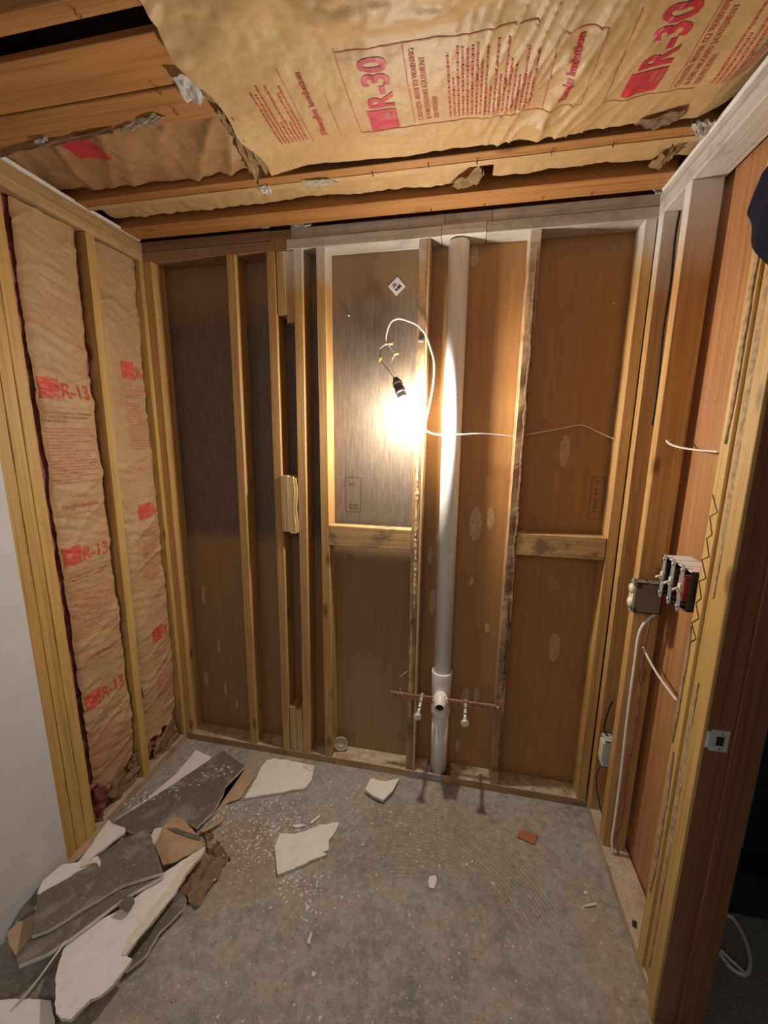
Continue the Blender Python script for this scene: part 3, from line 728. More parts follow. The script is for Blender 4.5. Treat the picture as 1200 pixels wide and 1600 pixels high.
bm = bmesh.new(); add_tube(bm, [CR, CR+Vector((-0.018, 0, -0.012)), CR+Vector((-0.030, 0, -0.020))], [0.004, 0.0035, 0.002], 8); wlink('stripped_end', bm, 'cable', lamp, loc=CR)
feed = tube('lamp_cable', [CR, (1.083, -0.005, 2.015), (1.093, -0.008, 2.054), (1.109, -0.010, 2.076), (1.137, -0.012, 2.082), (1.168, -0.012, 2.073), (1.204, -0.016, 2.057), (1.231, -0.014, 2.033), (1.247, -0.008, 2.006),
    (1.262, -0.004, 1.968), (1.277, -0.002, 1.913), (1.276, -0.002, 1.836), (1.264, -0.003, 1.757), (1.253, -0.004, 1.699), (1.251, -0.006, 1.663), (1.262, -0.008, 1.648), (1.296, -0.010, 1.638), (1.343, -0.012, 1.636), (1.398, -0.010, 1.639), (1.456, 0.000, 1.642), (1.519, 0.020, 1.640), (1.595, 0.035, 1.633)],
    0.0035, 'cable', None, seg=10, sub=5, flat=0.6)
tag(feed, 'white cable looping from the bulb over stud and drain pipe', 'cable')
tag(tube('lamp_cable', [(1.632, 0.035, 1.636), (1.670, 0.050, 1.644), (1.739, 0.060, 1.657), (1.791, 0.060, 1.668), (1.843, 0.055, 1.680), (1.878, 0.055, 1.673), (1.926, 0.050, 1.649), (1.981, 0.045, 1.625)], 0.003, 'cable', None, seg=8, sub=5, flat=0.6),
    'thin white cable sagging across the upper right bay', 'cable')
bm = bmesh.new(); s0 = Vector((1.238, -0.002, 2.005)); add_box(bm, s0.x-0.026, s0.x-0.006, -0.010, -0.001, s0.z-0.010, s0.z-0.003)
tag(link('cable_staple', bm, 'steel', loc=s0), 'cable staple on the stud above the bulb', 'staple')

# ================================================================== LEFT WALL
YB = [-0.557, -0.599, -0.641, -0.683]
for i in range(3):
    lumber('stud', -0.087, -0.0005*i, YB[i+1]+0.001, YB[i]-0.001, 0.0, 2.364, 'stud_yellow', wall_left, rough=0.0012, label='tripled stud post beside the painted drywall')
def lstud(y0, y1, mat='stud_z', yb=0.0, **k):
    o = lumber('stud', -0.087, 0.0, y0, y1, 0.038, 2.364, mat, wall_left, **k)
    for v_ in o.data.vertices:
        t = (v_.co.z + 1.163)/2.326; v_.co.y += yb*(1-t)
    return o
lstud(-0.274, -0.236, 'stud_yellow', yb=-0.028); lstud(-0.022, 0.014, 'stud_yellow')
lumber('bottom_plate', -0.087, 0.0, -0.556, 0.014, 0.0, 0.037, 'sill_y', wall_left)
for z0 in (2.365, 2.4035): lumber('top_plate', -0.087, 0.0, -0.70 if z0 < 2.4 else -0.71, 0.0, z0, z0+0.037, 'plate_left', wall_left)
lumber('top_plate', -0.06, 0.006, -0.70, -0.01, 2.441, 2.452, 'plaster', wall_left, rough=0.004, label='ragged strip of white drywall left on the top plate')

RW = random.Random(3)
def wallbatt(y0, y1, z0, z1, seed, lo0, hi_label, rag):
    def surf(s, t):
        k = Vector((s*5+seed, t*5, seed*2.0))
        fold = max(0, 1-2.6*abs(noise.noise(Vector((s*3.5+seed, t*11-s*6, seed+1)))))
        h_ = 0.012*noise.noise(k) + 0.009*fold**3*max(0, 0.6+noise.noise(Vector((s*6, t*4, seed+8)))) + 0.006*abs(noise.noise(Vector((s*5+seed, t*22+s*6, seed)))) + 0.004*abs(noise.noise(Vector((s*14, t*46+s*12, seed+4)))) + 0.002*noise.noise(Vector((s*60, t*60, seed)))
        e_ = min(s-y0, y1-s)
        h_ -= 0.012*math.exp(-max(e_, 0)/0.012)
        q = max(0, 0.35-t)*0.05
        return Vector((-0.022 + h_ - q, s, t))
    def edge(s, t, u, v_):
        if u < 0.001 or u > 0.999: s += 0.008*noise.noise(Vector((0, t*7, seed+u*9)))
        if v_ < 0.05: t += rag*noise.noise(Vector((s*14, seed, 0)))*(1-v_*20)
        return s, t
    b_ = thing('insulation_batt', hi_label, 'insulation', (-0.05, (y0+y1)/2, z0))
    for kk in ('category',): del b_[kk]
    b_.parent = wall_left
    p = sheet(surf, y0, y1, z0, z1, 0.006, 'kraft_facing', 'kraft_wall', b_, edge)
    return b_, surf, p
def wall_print(surf, parent, s0, s1, zs, cut):
    bm = bmesh.new(); marks = bmesh.new(); small = bmesh.new()
    def rr(target, a, b2, c_, d, mi=0):
        b2 = min(b2, cut); 
        if b2 > a: put_rect(target, a, b2, c_, d, mi)
    for z in zs:
        rr(bm, s0, s0+0.066, z, z+0.072); 
        if s0+0.066 < cut: logo_marks(marks, s0, z, 0.068, 0)
        tx = 'R-13' if s0+0.175 < cut+0.01 else 'R-1'
        put_text(bm, tx, s0+0.073, z+0.008, 0.052, (0.108 if tx == 'R-13' else 0.062), bold=0.026)
        for k_, (wd, tx) in enumerate(((0.19, 'CAUTION: REFER TO WARNING'), (0.17, '& FIRE HAZARD STATEMENT'), (0.085, 'ON PACKAGE'))):
            if s0+wd < cut+0.02: put_text(small, tx, s0+0.002, z-0.052-0.014*k_, 0.009, wd*0.95, bold=0.01)
            else: rr(small, s0+0.002, s0+wd*0.9, z-0.052-0.014*k_, z-0.045-0.014*k_)
        put_para(small, s0+0.002, min(s0+0.185, cut), z-0.31, z-0.10, 0.0115, 0, RW)
        if s0+0.17 < cut+0.02: put_text(bm if False else small, 'Fiberglas Insulation', s0+0.02, z-0.395, 0.019, 0.15, bold=0.03)
        else: rr(small, s0+0.02, s0+0.16, z-0.392, z-0.382)
        e_ = min(s0+0.195, cut)
        for (a, b2, c_, d) in ((s0-0.002, e_, z-0.030, z-0.028), (s0-0.002, e_, z+0.100, z+0.102), (s0-0.002, e_, z-0.42, z-0.418), (s0-0.002, e_, z-0.355, z-0.353), (e_-0.002, e_, z-0.42, z-0.355)):
            put_rect(small, a, b2, c_, d)
    wrap(bm, surf, 0.004, 0.0012, 'printed_rating', ['red_ink_wall'], parent, None, None)
    wrap(small, surf, 0.008, 0.0012, 'small_print', ['small_ink_wall'], parent, None, None)
    wrap(marks, surf, 0.004, 0.0018, 'printed_emblem', ['knock_ink'], parent, None, None)
b1, sf1, p1 = wallbatt(-0.516, -0.304, 0.10, 2.36, 3.0, 0, 'kraft faced pink batt between tripled post and single stud', 0.05)
wall_print(sf1, b1, -0.508, 0, (1.748, 1.140, 0.535), -0.308)
b2, sf2, p2 = wallbatt(-0.232, -0.024, 0.16, 2.36, 8.0, 0, 'kraft faced batt in the corner bay, its rating hidden by the stud', 0.08)
wall_print(sf2, b2, -0.150, 0, (1.862, 1.245, 0.640), -0.026)
# pink fibre behind the facings
def fluff(name, x0, x1, y0, y1, z0, z1, parent, seed, amp=0.012, mat='pink'):
    bm = bmesh.new(); nz = max(6, int((z1-z0)/0.03)); ny = max(3, int((y1-y0)/0.02)); g = []
    for i in range(nz+1):
        row = []
        for j in range(ny+1):
            y = y0+(y1-y0)*j/ny; z = z0+(z1-z0)*i/nz
            d = amp*(noise.noise(Vector((y*25, z*16, seed)))+0.6*noise.noise(Vector((y*70, z*50, seed+3))))
            row.append(bm.verts.new((x1+d, y, z)))
        g.append(row)
    for i in range(nz):
        for j in range(ny): bm.faces.new((g[i][j], g[i][j+1], g[i+1][j+1], g[i+1][j]))
    ext = bmesh.ops.extrude_face_region(bm, geom=bm.faces[:])
    for v_ in [e_ for e_ in ext['geom'] if isinstance(e_, bmesh.types.BMVert)]: v_.co.x = x0
    return wlink(name, bm, mat, parent, smooth=True, loc=((x0+x1)/2, (y0+y1)/2, (z0+z1)/2))
fluff('fibre_filling', -0.086, -0.046, -0.555, -0.278, 0.05, 2.36, b1, 2.0)
fluff('fibre_filling', -0.086, -0.052, -0.233, -0.024, 0.05, 2.36, b2, 5.0)
fluff('fibre_filling', -0.086, -0.030, -0.555, -0.50, 0.04, 0.20, b1, 7.0, 0.02)
crumple('pink_tuft', [(-0.012, -0.574, 0.084), (-0.012, -0.520, 0.222), (-0.012, -0.464, 0.136), (-0.012, -0.516, 0.030)], 0.022, 'pink', b1, 33, 14)
crumple('torn_facing', [(-0.020, -0.480, 0.124), (-0.020, -0.313, 0.165), (-0.020, -0.289, 0.057), (-0.020, -0.416, -0.014)], 0.020, 'kraft_wall', b1, 3, 14)
crumple('torn_facing', [(-0.020, -0.358, 0.155), (-0.020, -0.286, 0.193), (-0.020, -0.283, 0.104), (-0.020, -0.340, 0.070)], 0.018, 'kraft_wall', b1, 6, 12)
crumple('torn_facing', [(-0.020, -0.209, 0.110), (-0.020, -0.057, 0.172), (-0.020, -0.021, 0.028), (-0.020, -0.181, -0.006)], 0.022, 'kraft_wall', b2, 9, 14)
crumple('torn_facing', [(-0.010, -0.180, 0.031), (-0.010, -0.051, 0.092), (-0.010, -0.027, 0.003), (-0.010, -0.141, -0.022)], 0.014, 'kraft_wall', b2, 12, 12)

# ================================================================== RIGHT WALL
def rstud(y0, y1, mat='stud_z', x0=W, x1=W+0.087, z0=0.037, yb=0.0, **k):
    o = lumber('stud', x0, x1, y0, y1, z0, 2.364, mat, wall_right, **k)
    for v_ in o.data.vertices:
        t = (v_.co.z + 1.163)/2.326; v_.co.y += yb*(1-t)
    return o
M['stud_r'] = wood('pine_right', TAN1, TAN2, 2, paint=(2.10, 2.30, 0.64))
rstud(-0.040, -0.002, 'stud_r'); rstud(-0.214, -0.176, 'stud_r', yb=0.010, x1=W+0.083)
rstud(-0.586, -0.549, 'stud_yellow', x0=W-0.001)
rstud(-0.626, -0.588, 'stud_yellow', x0=W+0.006)
rstud(-0.667, -0.628, 'stud_yellow', x0=W-0.003)
lumber('bottom_plate', W, W+0.093, -0.667, 0.087, 0.0, 0.036, 'sill_y', wall_right)
for z0 in (2.365, 2.4035): lumber('top_plate', W-0.001, W+0.087, -1.6, 0.087, z0, z0+0.037, 'plate_white_y', wall_right, label='top plate painted white and streaked')
lumber('top_plate', W-0.006, W+0.004, -1.2, -0.02, 2.437, 2.446, 'plaster', wall_right, rough=0.004, label='ragged white drywall edge along the top plate')
# torn fibre stuck to the stud fronts
def residue(y0, y1, z0, z1, x, seed):
    bm = bmesh.new(); n = int((z1-z0)/0.012); L_ = []; 
    for k in range(n+1):
        z = z0+(z1-z0)*k/n; t = k/n; en = min(1, 4*min(t, 1-t)+0.15)
        w_ = (y1-y0)*0.5*en*(0.75+0.4*noise.noise(Vector((z*30, seed, 0)))); c_ = (y0+y1)/2 + 0.004*noise.noise(Vector((z*9, seed, 4)))
        th = 0.003+0.003*abs(noise.noise(Vector((z*40, seed, 9))))
        L_.append([bm.verts.new(p) for p in ((x+0.002, c_-w_, z), (x-th, c_-w_*0.7, z), (x-th*1.3, c_, z), (x-th, c_+w_*0.7, z), (x+0.002, c_+w_, z))])
    for k in range(n):
        for i in range(4): bm.faces.new((L_[k][i], L_[k][i+1], L_[k+1][i+1], L_[k+1][i]))
    wlink('torn_fibre', bm, 'splinter', wall_right, loc=(x, (y0+y1)/2, (z0+z1)/2))
residue(-0.630, -0.598, 1.25, 2.3, W+0.005, 1); residue(-0.630, -0.596, 0.35, 1.02, W+0.005, 2)
residue(-0.566, -0.552, 0.80, 1.15, W-0.001, 3); residue(-0.584, -0.556, 0.30, 0.78, W-0.001, 4); residue(-0.62, -0.605, 0.08, 0.36, W+0.006, 5)
residue(-0.586, -0.560, 1.62, 2.25, W-0.001, 6)
# pencil zigzag on the stud by the switches
bm = bmesh.new(); pts = []
for k in range(15):
    z = 1.10+0.028*k; pts.append((W-0.0025, -0.556-(0.024 if k % 2 else 0.0)-0.003*math.sin(k*2.1), z + 0.006*math.sin(k*3.3)))
add_tube(bm, pts, 0.0010, 5); wlink('pencil_mark', bm, 'ink', wall_right)

# ------------------------------------------------ door opening
door = thing('door_1', 'dark brown door jamb of the opening on the right', 'door', (W, -0.687, 0.0)); del door['category']; door['kind'] = 'structure'
lumber('jamb', W-0.012, 2.135, -0.689, -0.668, 0.0, 2.33, 'jamb', door, rough=0.0003)
lumber('door_stop', 2.066, 2.100, -0.700, -0.6895, 0.0, 2.33, 'jamb', door, rough=0.0003)
lumber('casing_edge', W-0.013, W-0.004, -0.690, -0.668, 0.0, 2.33, 'stud_yellow', door, rough=0.0006, label='unpainted yellow edge of the jamb')
SP = Vector((2.027, -0.690, 0.921)); bm = bmesh.new()
add_box(bm, W+0.004, W+0.042, -0.6915, -0.6895, SP.z-0.028, SP.z+0.028)
n = 8
ring0 = []
for k in range(n+1):
    a = math.pi/2*k/n; ring0.append((W+0.004-0.014*math.sin(a), -0.6915+0.010*(1-math.cos(a))))
for k in range(n):
    (xa, ya), (xb, yb) = ring0[k], ring0[k+1]; f_ = 0.022
    vs = [bm.verts.new(p) for p in ((xa, ya, SP.z-f_), (xb, yb, SP.z-f_), (xb, yb, SP.z+f_), (xa, ya, SP.z+f_))]; bm.faces.new(vs)
sp_ = wlink('strike_plate', bm, 'chrome', door, loc=(W+0.02, -0.69, SP.z), label='dull metal strike plate')
bm = bmesh.new(); add_box(bm, W+0.016, W+0.032, -0.6925, -0.691, SP.z-0.012, SP.z+0.012)
o = link('latch_hole', bm, 'black'); o.parent = sp_; o.location = -sp_.location - door.location
for dz in (-0.021, 0.021):
    bm = bmesh.new(); add_lathe(bm, [(0, 0), (0.0035, 0), (0.0035, 0.002)], (W+0.024, -0.693, SP.z+dz), (0, 1, 0), 10)
    o = link('screw', bm, 'steel'); o.parent = sp_; o.location = -sp_.location - door.location

# ------------------------------------------------ grey outlet box seen from its side
bx = thing('outlet_box', 'grey plastic electrical box facing left with ivory outlet', 'electrical box', (2.03, -0.24, 1.05))
bm = bmesh.new(); X0, X1, Y0, Y1, Z0, Z1 = 1.995, 2.078, -0.262, -0.217, 1.052, 1.158
t_ = 0.003
for c_ in ((X0, X1, Y0, Y0+t_, Z0, Z1), (X0, X1, Y1-t_, Y1, Z0, Z1), (X0, X1, Y0, Y1, Z0, Z0+t_), (X0, X1-0.045, Y0, Y1, Z1-t_, Z1), (X0+0.048, X1, Y0, Y1, Z1-t_-0.002, Z1-0.002), (X1-t_, X1, Y0, Y1, Z0, Z1)): add_box(bm, *c_)
wlink('box_shell', bm, 'grey_box', bx)
bm = bmesh.new()
add_tube(bm, [(X0+0.042, Y0+0.010, Z1-0.004), (X0+0.040, Y0+0.008, Z1+0.006), (X0+0.050, Y0+0.008, Z1-0.004)], 0.0025, 6); wlink('nail_tab', bm, 'steel', bx)
bm = bmesh.new()
for dz in (0.018, 0.068): add_lathe(bm, [(0.0, -0.012), (0.0155, -0.011), (0.0165, -0.006), (0.0165, 0.004), (0.0, 0.004)], (X0+0.002, (Y0+Y1)/2, Z0+dz+0.010), (1, 0, 0), 20)
add_box(bm, X0-0.004, X0+0.02, Y0+0.006, Y1-0.006, Z0+0.02, Z1-0.02); wlink('outlet', bm, 'ivory', bx, label='ivory duplex outlet face')
bm = bmesh.new(); add_box(bm, X0-0.003, X0-0.0015, Y0+0.012, Y1-0.012, Z0-0.006, Z1+0.008); wlink('yoke', bm, 'steel', bx)
for c_ in ((X0+0.004, X0+0.018, Y0-0.0015, Y0, Z1-0.018, Z1-0.004), (X0, X0+0.008, Y0-0.0015, Y0, Z0+0.004, Z0+0.018)):
    bm = bmesh.new(); add_box(bm, *c_); wlink('screw_boss', bm, 'black', bx)

# ------------------------------------------------ triple switch box
sw = thing('switch_box', 'open three-gang box with two toggle switches and a red device', 'electrical box', (2.03, -0.47, 1.18))
X0, X1, Y0, Y1, Z0, Z1 = 2.004, 2.075, -0.545, -0.385, 1.182, 1.292
bm = bmesh.new(); t_ = 0.003
for c_ in ((X0, X1, Y0, Y0+t_, Z0, Z1), (X0, X1, Y1-t_, Y1, Z0, Z1), (X0, X1, Y0, Y1, Z0, Z0+t_), (X1-t_, X1, Y0, Y1, Z0, Z1)): add_box(bm, *c_)
wlink('box_shell', bm, 'black', sw)
bm = bmesh.new()
for k in range(3): add_box(bm, X0+0.001, X1, Y0+0.002+0.053*k, Y0+0.050+0.053*k, Z1-0.003, Z1+0.001)
wlink('top_clamp', bm, 'label', sw, label='pale knockout strips across the top')
for k, mt in enumerate(('black', 'black', 'red_plastic')):
    yc = Y1-0.028-0.050*k
    bm = bmesh.new(); add_box(bm, X0-0.006, X0-0.004, yc-0.009, yc+0.009, Z0-0.006, Z1+0.004)
    add_box(bm, X0-0.007, X0-0.005, yc-0.005, yc+0.005, Z1+0.002, Z1+0.010); add_box(bm, X0-0.007, X0-0.005, yc-0.005, yc+0.005, Z0-0.012, Z0-0.004)
    y_ = wlink('switch_yoke', bm, 'steel', sw)
    bm = bmesh.new(); add_box(bm, X0-0.005, X0+0.024, yc-0.015, yc+0.015, Z0+0.022, Z1-0.022)
    wlink('switch_body', bm, mt, sw, label='red switch body' if k == 2 else None)
    bm = bmesh.new(); add_box(bm, X0-0.010, X0-0.005, yc-0.006, yc+0.006, Z0+0.043, Z1-0.043)
    A_ = Vector((X0-0.008, yc, (Z0+Z1)/2)); add_tube(bm, [A_, A_+Vector((-0.016, 0, -0.007))], [0.0045, 0.0035], 8)
    wlink('toggle', bm, 'ivory', sw)
    for dz in (0.004, 0.106):
        bm = bmesh.new(); add_lathe(bm, [(0, 0), (0.004, 0), (0.003, 0.003)], (X0-0.010, yc, Z0+dz), (1, 0, 0), 10); wlink('screw', bm, 'chrome', sw)

# ------------------------------------------------ low box in the corner gap
lb = thing('outlet_box', 'small pale blue box low in the corner gap between right studs', 'electrical box', (2.02, -0.13, 0.33))
X0, X1, Y0, Y1, Z0, Z1 = 1.998, 2.070, -0.170, -0.118, 0.36, 0.475
bm = bmesh.new()
for c_ in ((X0, X1, Y0, Y0+t_, Z0, Z1), (X0, X1, Y1-t_, Y1, Z0, Z1), (X0, X1, Y0, Y1, Z0, Z0+t_), (X0, X1, Y0, Y1, Z1-t_, Z1), (X1-t_, X1, Y0, Y1, Z0, Z1)): add_box(bm, *c_)
wlink('box_shell', bm, 'blue_box', lb)
bm = bmesh.new(); add_box(bm, X0-0.004, X0+0.015, Y0+0.008, Y1-0.008, Z0+0.02, Z1-0.015); wlink('outlet', bm, 'ivory', lb)

# ------------------------------------------------ cables on the right wall
def cable(pts, r, lb, mat='cable', name='cable', group=None, flat=0.55, sub=6):
    return tag(tube(name, pts, r, mat, None, seg=10, sub=sub, flat=flat), lb, 'cable', group)
cable([(2.080, -0.235, 1.046), (2.059, -0.235, 1.025), (2.043, -0.226, 0.985), (2.038, -0.222, 0.934), (2.039, -0.221, 0.860), (2.039, -0.221, 0.733), (2.040, -0.221, 0.603), (2.044, -0.220, 0.454), (2.046, -0.220, 0.299), (2.045, -0.222, 0.155), (2.043, -0.226, 0.094), (2.048, -0.232, 0.054), (2.052, -0.228, 0.037)],
      0.0062, 'thick white cable dropping from the grey box down the stud', flat=0.7)
cable([(2.070, -0.225, 1.031), (2.067, -0.219, 0.936), (2.072, -0.218, 0.710), (2.074, -0.218, 0.526), (2.069, -0.218, 0.415), (2.072, -0.218, 0.187), (2.059, -0.222, 0.093), (2.071, -0.230, 0.042)],
      0.0042, 'second thinner cable running behind the thick white one', 'copper', flat=0.6)
for i, (u, lb_) in enumerate((((2.035, -0.228, 0.740), 'upper dark staple holding the white cable to its stud'), ((2.042, -0.228, 0.471), 'lower dark staple holding the white cable to its stud'))):
    P = Vector(u); tag(tube('cable_staple', [P+Vector((-0.009, 0.008, 0)), P+Vector((-0.009, -0.003, 0)), P+Vector((0.014, -0.003, -0.001)), P+Vector((0.014, 0.008, -0.001))], 0.0012, 'steel', None, seg=6), lb_, 'staple')
cable([(2.062, -0.206, 1.628), (2.045, -0.219, 1.624), (2.051, -0.240, 1.612), (2.057, -0.300, 1.604), (2.051, -0.390, 1.601), (2.036, -0.480, 1.601), (2.017, -0.548, 1.601)], 0.0042, 'white cable bridging two right wall studs above the switches')
cable([(2.066, -0.206, 0.905), (2.063, -0.219, 0.904), (2.067, -0.250, 0.885), (2.057, -0.340, 0.882), (2.036, -0.450, 0.902), (2.015, -0.548, 0.925)], 0.0042, 'white cable sloping down between studs below the switches')
cable([(2.042, -0.100, 2.336), (2.039, -0.100, 2.263), (2.043, -0.100, 2.132), (2.040, -0.100, 1.976), (2.045, -0.100, 1.813), (2.044, -0.100, 1.675)], 0.004, 'long black cable hanging in the gap near the corner', 'black')
cable([(2.024, -0.120, 0.621), (2.011, -0.120, 0.562), (2.003, -0.130, 0.497), (2.03, -0.14, 0.46)], 0.0035, 'short black cable entering the top of the low box', 'black')
cable([(2.03, -0.135, 0.37), (2.005, -0.120, 0.306), (2.008, -0.110, 0.227), (2.022, -0.120, 0.156), (2.055, -0.13, 0.037)], 0.0035, 'short black cable leaving the bottom of the low box', 'black')

# ------------------------------------------------ navy cloth hanging at the right
def cloth(s, t):
    # s: toward the camera, t: downward
    x = 1.992 + 0.007*math.sin(s*45+t*14) + 0.008*noise.noise(Vector((s*14, t*9, 2)))
    return Vector((x - 0.012, -0.578 - s, 2.175 - t))
bm = bmesh.new(); g = []; n1_, n2_ = 26, 30
for i in range(n1_+1):
    row = []
    for j in range(n2_+1):
        u = i/n1_; v_ = j/n2_
        sc = 0.30*u; top_ = max(0.0, 0.062-2.4*sc); bot_ = min(0.40, 0.070+1.45*sc)
        row.append(bm.verts.new(cloth(0.30*u, top_ + (bot_-top_)*v_)))
    g.append(row)
for i in range(n1_):
    for j in range(n2_): bm.faces.new((g[i][j], g[i+1][j], g[i+1][j+1], g[i][j+1]))
bmesh.ops.solidify(bm, geom=bm.faces[:], thickness=0.004)
cl = link('hanging_cloth', bm, 'navy', smooth=True, loc=(1.99, -0.60, 2.17)); tag(cl, 'dark navy cloth hanging at the right edge over the studs', 'cloth')

# ------------------------------------------------ hall beyond the opening
cab = thing('black_cabinet', 'black boxy cabinet standing on dark carpet beyond the door', 'cabinet', (2.7, -0.1, 0.0))
bm = bmesh.new(); add_box(bm, 2.20, 3.2, -0.335, 0.30, 0.0, 0.17); bmesh.ops.bevel(bm, geom=bm.edges[:], offset=0.008, segments=2); wlink('base', bm, 'black', cab)
bm = bmesh.new(); add_box(bm, 2.20, 3.2, -0.25, 0.30, 0.172, 1.5); bmesh.ops.bevel(bm, geom=bm.edges[:], offset=0.008, segments=2); wlink('body', bm, 'black', cab)
bm = bmesh.new()
for x in (2.45, 2.75, 3.0): add_box(bm, x, x+0.004, -0.254, -0.249, 0.19, 1.48)
wlink('door_gap', bm, 'steel', cab)
cable([(2.360, -0.352, 0.006), (2.392, -0.355, 0.006), (2.398, -0.395, 0.006), (2.390, -0.441, 0.006), (2.370, -0.486, 0.006), (2.349, -0.511, 0.006), (2.329, -0.521, 0.006), (2.309, -0.513, 0.006), (2.294, -0.489, 0.006), (2.285, -0.462, 0.006)], 0.006, 'pale cable coiled on the dark carpet beyond the door', flat=1)
cable([(2.297, -0.469, 0.010), (2.311, -0.489, 0.010), (2.327, -0.508, 0.010), (2.334, -0.522, 0.010), (2.311, -0.521, 0.010), (2.293, -0.506, 0.010)], 0.005, 'short doubled end of cable lying inside the floor coil', flat=1)

# ================================================================== CEILING
def joist(x0, x1, y0, y1, z0, z1, lb=None, mat='joist_x', rough=0.0012, name='joist'):
    return lumber(name, x0, x1, y0, y1, z0, z1, mat, ceiling, rough=rough, label=lb)
joist(-0.05, 2.018, -0.112, -0.020, 2.442, 2.62, 'joist closest to the far wall')
joist(-0.05, 2.10, -0.306, -0.262, 2.444, 2.62, 'second joist with stapled facing edges')
joist(-0.05, 2.10, -0.8829, -0.843, 2.442, 2.66, 'joist at the upper left corner')
joist(-0.09, 0.775, -0.790, -0.668, 2.448, 2.462, 'wide flat board under the joists at upper left', rough=0.002, name='plank')
joist(-0.09, 0.785, -0.666, -0.566, 2.444, 2.462, 'lower half of the wide flat board at upper left', rough=0.003, name='plank')
# stapled paper flange on the second joist
bm = bmesh.new(); g = []
for k in range(90):
    x = -0.05+2.07*k/89; a = 0.002*noise.noise(Vector((x*12, 1, 1)))
    g.append([bm.verts.new(p) for p in ((x, -0.270+a, 2.4425), (x, -0.250+a, 2.4405), (x, -0.246+a, 2.444), (x, -0.230+a, 2.462))])
for k in range(89):
    for i in range(3): bm.faces.new((g[k][i], g[k][i+1], g[k+1][i+1], g[k+1][i]))
wlink('paper_flange', bm, 'kraft', ceiling, loc=(1, -0.25, 2.44))
for (u, v_) in ((669,258),(745,253),(862,236),(575,272),(940,226),(480,283),(690,322),(762,315),(860,303),(620,330),(925,297),(122,22),(248,142),(272,172)):
    pass
ST = [(1.264, -0.286, 2.438), (1.408, -0.275, 2.438), (1.618, -0.278, 2.438), (1.780, -0.280, 2.438), (1.088, -0.275, 2.438), (1.251, -0.039, 2.438), (1.439, -0.030, 2.438), (1.635, -0.042, 2.438), (1.791, -0.044, 2.438), (0.630, -0.858, 2.438), (0.654, -0.672, 2.438), (0.650, -0.607, 2.438)]
for p in ST:
    P = Vector(p); bm = bmesh.new(); add_tube(bm, [P+Vector((0, 0.007, 0.004)), P+Vector((0.001, 0.006, -0.004)), P+Vector((-0.001, -0.006, -0.004)), P+Vector((0, -0.007, 0.004))], 0.0010, 6)
    wlink('bent_staple', bm, 'ink', ceiling, loc=P)

RC = random.Random(11)
# big R-30 facing
def surfA(s, t):
    x = -t; y = -s
    k1 = Vector((x*11 + y*3.0, y*2.2, 1.0)); k2 = Vector((x*26 + y*9, y*5.0, 5.0)); k3 = Vector((x*4, y*4, 9.0))
    mid = math.exp(-((x-1.55)/0.13)**2) + 0.25*math.exp(-((x-1.66)/0.3)**2)
    r1 = 1-abs(noise.noise(k1))*2.2; r2 = 1-abs(noise.noise(k2))*2.4
    h_ = 0.009*max(0, r1)**2*(0.10+mid) + 0.006*max(0, r2)**3*(0.06+1.3*mid) + 0.010*noise.noise(k3)
    near = min(1, max(0, (s-0.70)/0.12))
    cx_ = (x-1.22)/0.22; cr = (s-(0.80-0.05*x+0.03*cx_*cx_))/0.022
    h_ += 0.040*math.exp(-cx_*cx_)*(1/(1+math.exp(-cr*2.2)))
    fr = (x-(1.93+0.25*(s-0.5)))/0.010
    h_ += 0.014*(1/(1+math.exp(-fr)))*min(1, max(0, (s-0.44)/0.08))*(1/(1+math.exp((x-2.02)/0.02)))
    h_ += near*(0.020*noise.noise(Vector((x*8, y*10, 3))) + 0.010*abs(noise.noise(Vector((x*18, y*22, 7)))))
    h_ += 0.0012*noise.noise(Vector((x*50, y*50, 0))) + 0.0025*noise.noise(Vector((x*22, y*22, 6)))
    lft = math.exp(-max(0, x-0.77)/0.05)
    h_ += 0.012*lft*noise.noise(Vector((x*9, y*9, 12))) + 0.014*lft
    sag = 0.014*math.sin(math.pi*min(1, max(0, (s-0.33)/0.53)))
    up = 0.022*min(1, max(0, (x-1.96)/0.10))
    return Vector((x, y, 2.446 - h_ - sag + up*2.0))
def edgeA(s, t, u, v_):
    if u < 0.03: s += (0.010*noise.noise(Vector((t*7, 2, 0))) + 0.004*noise.noise(Vector((t*30, 2, 0))))*(1-u/0.03)
    if v_ > 0.97: t += (0.030*noise.noise(Vector((s*6, 5, 0))) - 0.01)*(v_-0.97)/0.03   # left edge
    return s, t
ba = thing('insulation_batt', 'large wrinkled kraft faced ceiling batt printed with two red ratings', 'insulation', (1.4, -0.6, 2.45)); del ba['category']; ba.parent = ceiling
sheet(surfA, 0.334, 1.12, -2.13, -0.765, 0.005, 'kraft_facing', 'kraft', ba, edgeA)
big = bmesh.new(); small = bmesh.new(); marks = bmesh.new()
def label30(x_logo, x_base, s0):
    # text runs toward the camera, letters stand toward -x
    size = abs(x_base - x_logo)
    put_rect(big, s0, s0+size*0.98, -x_base, -x_logo)
    logo_marks(marks, s0, -x_base, size, 0)
    put_text(big, 'R-30', s0+size+0.007, -x_base+0.002, size*0.86, 0.137, bold=0.032)
label30(1.131, 1.205, 0.456); label30(1.738, 1.812, 0.457)
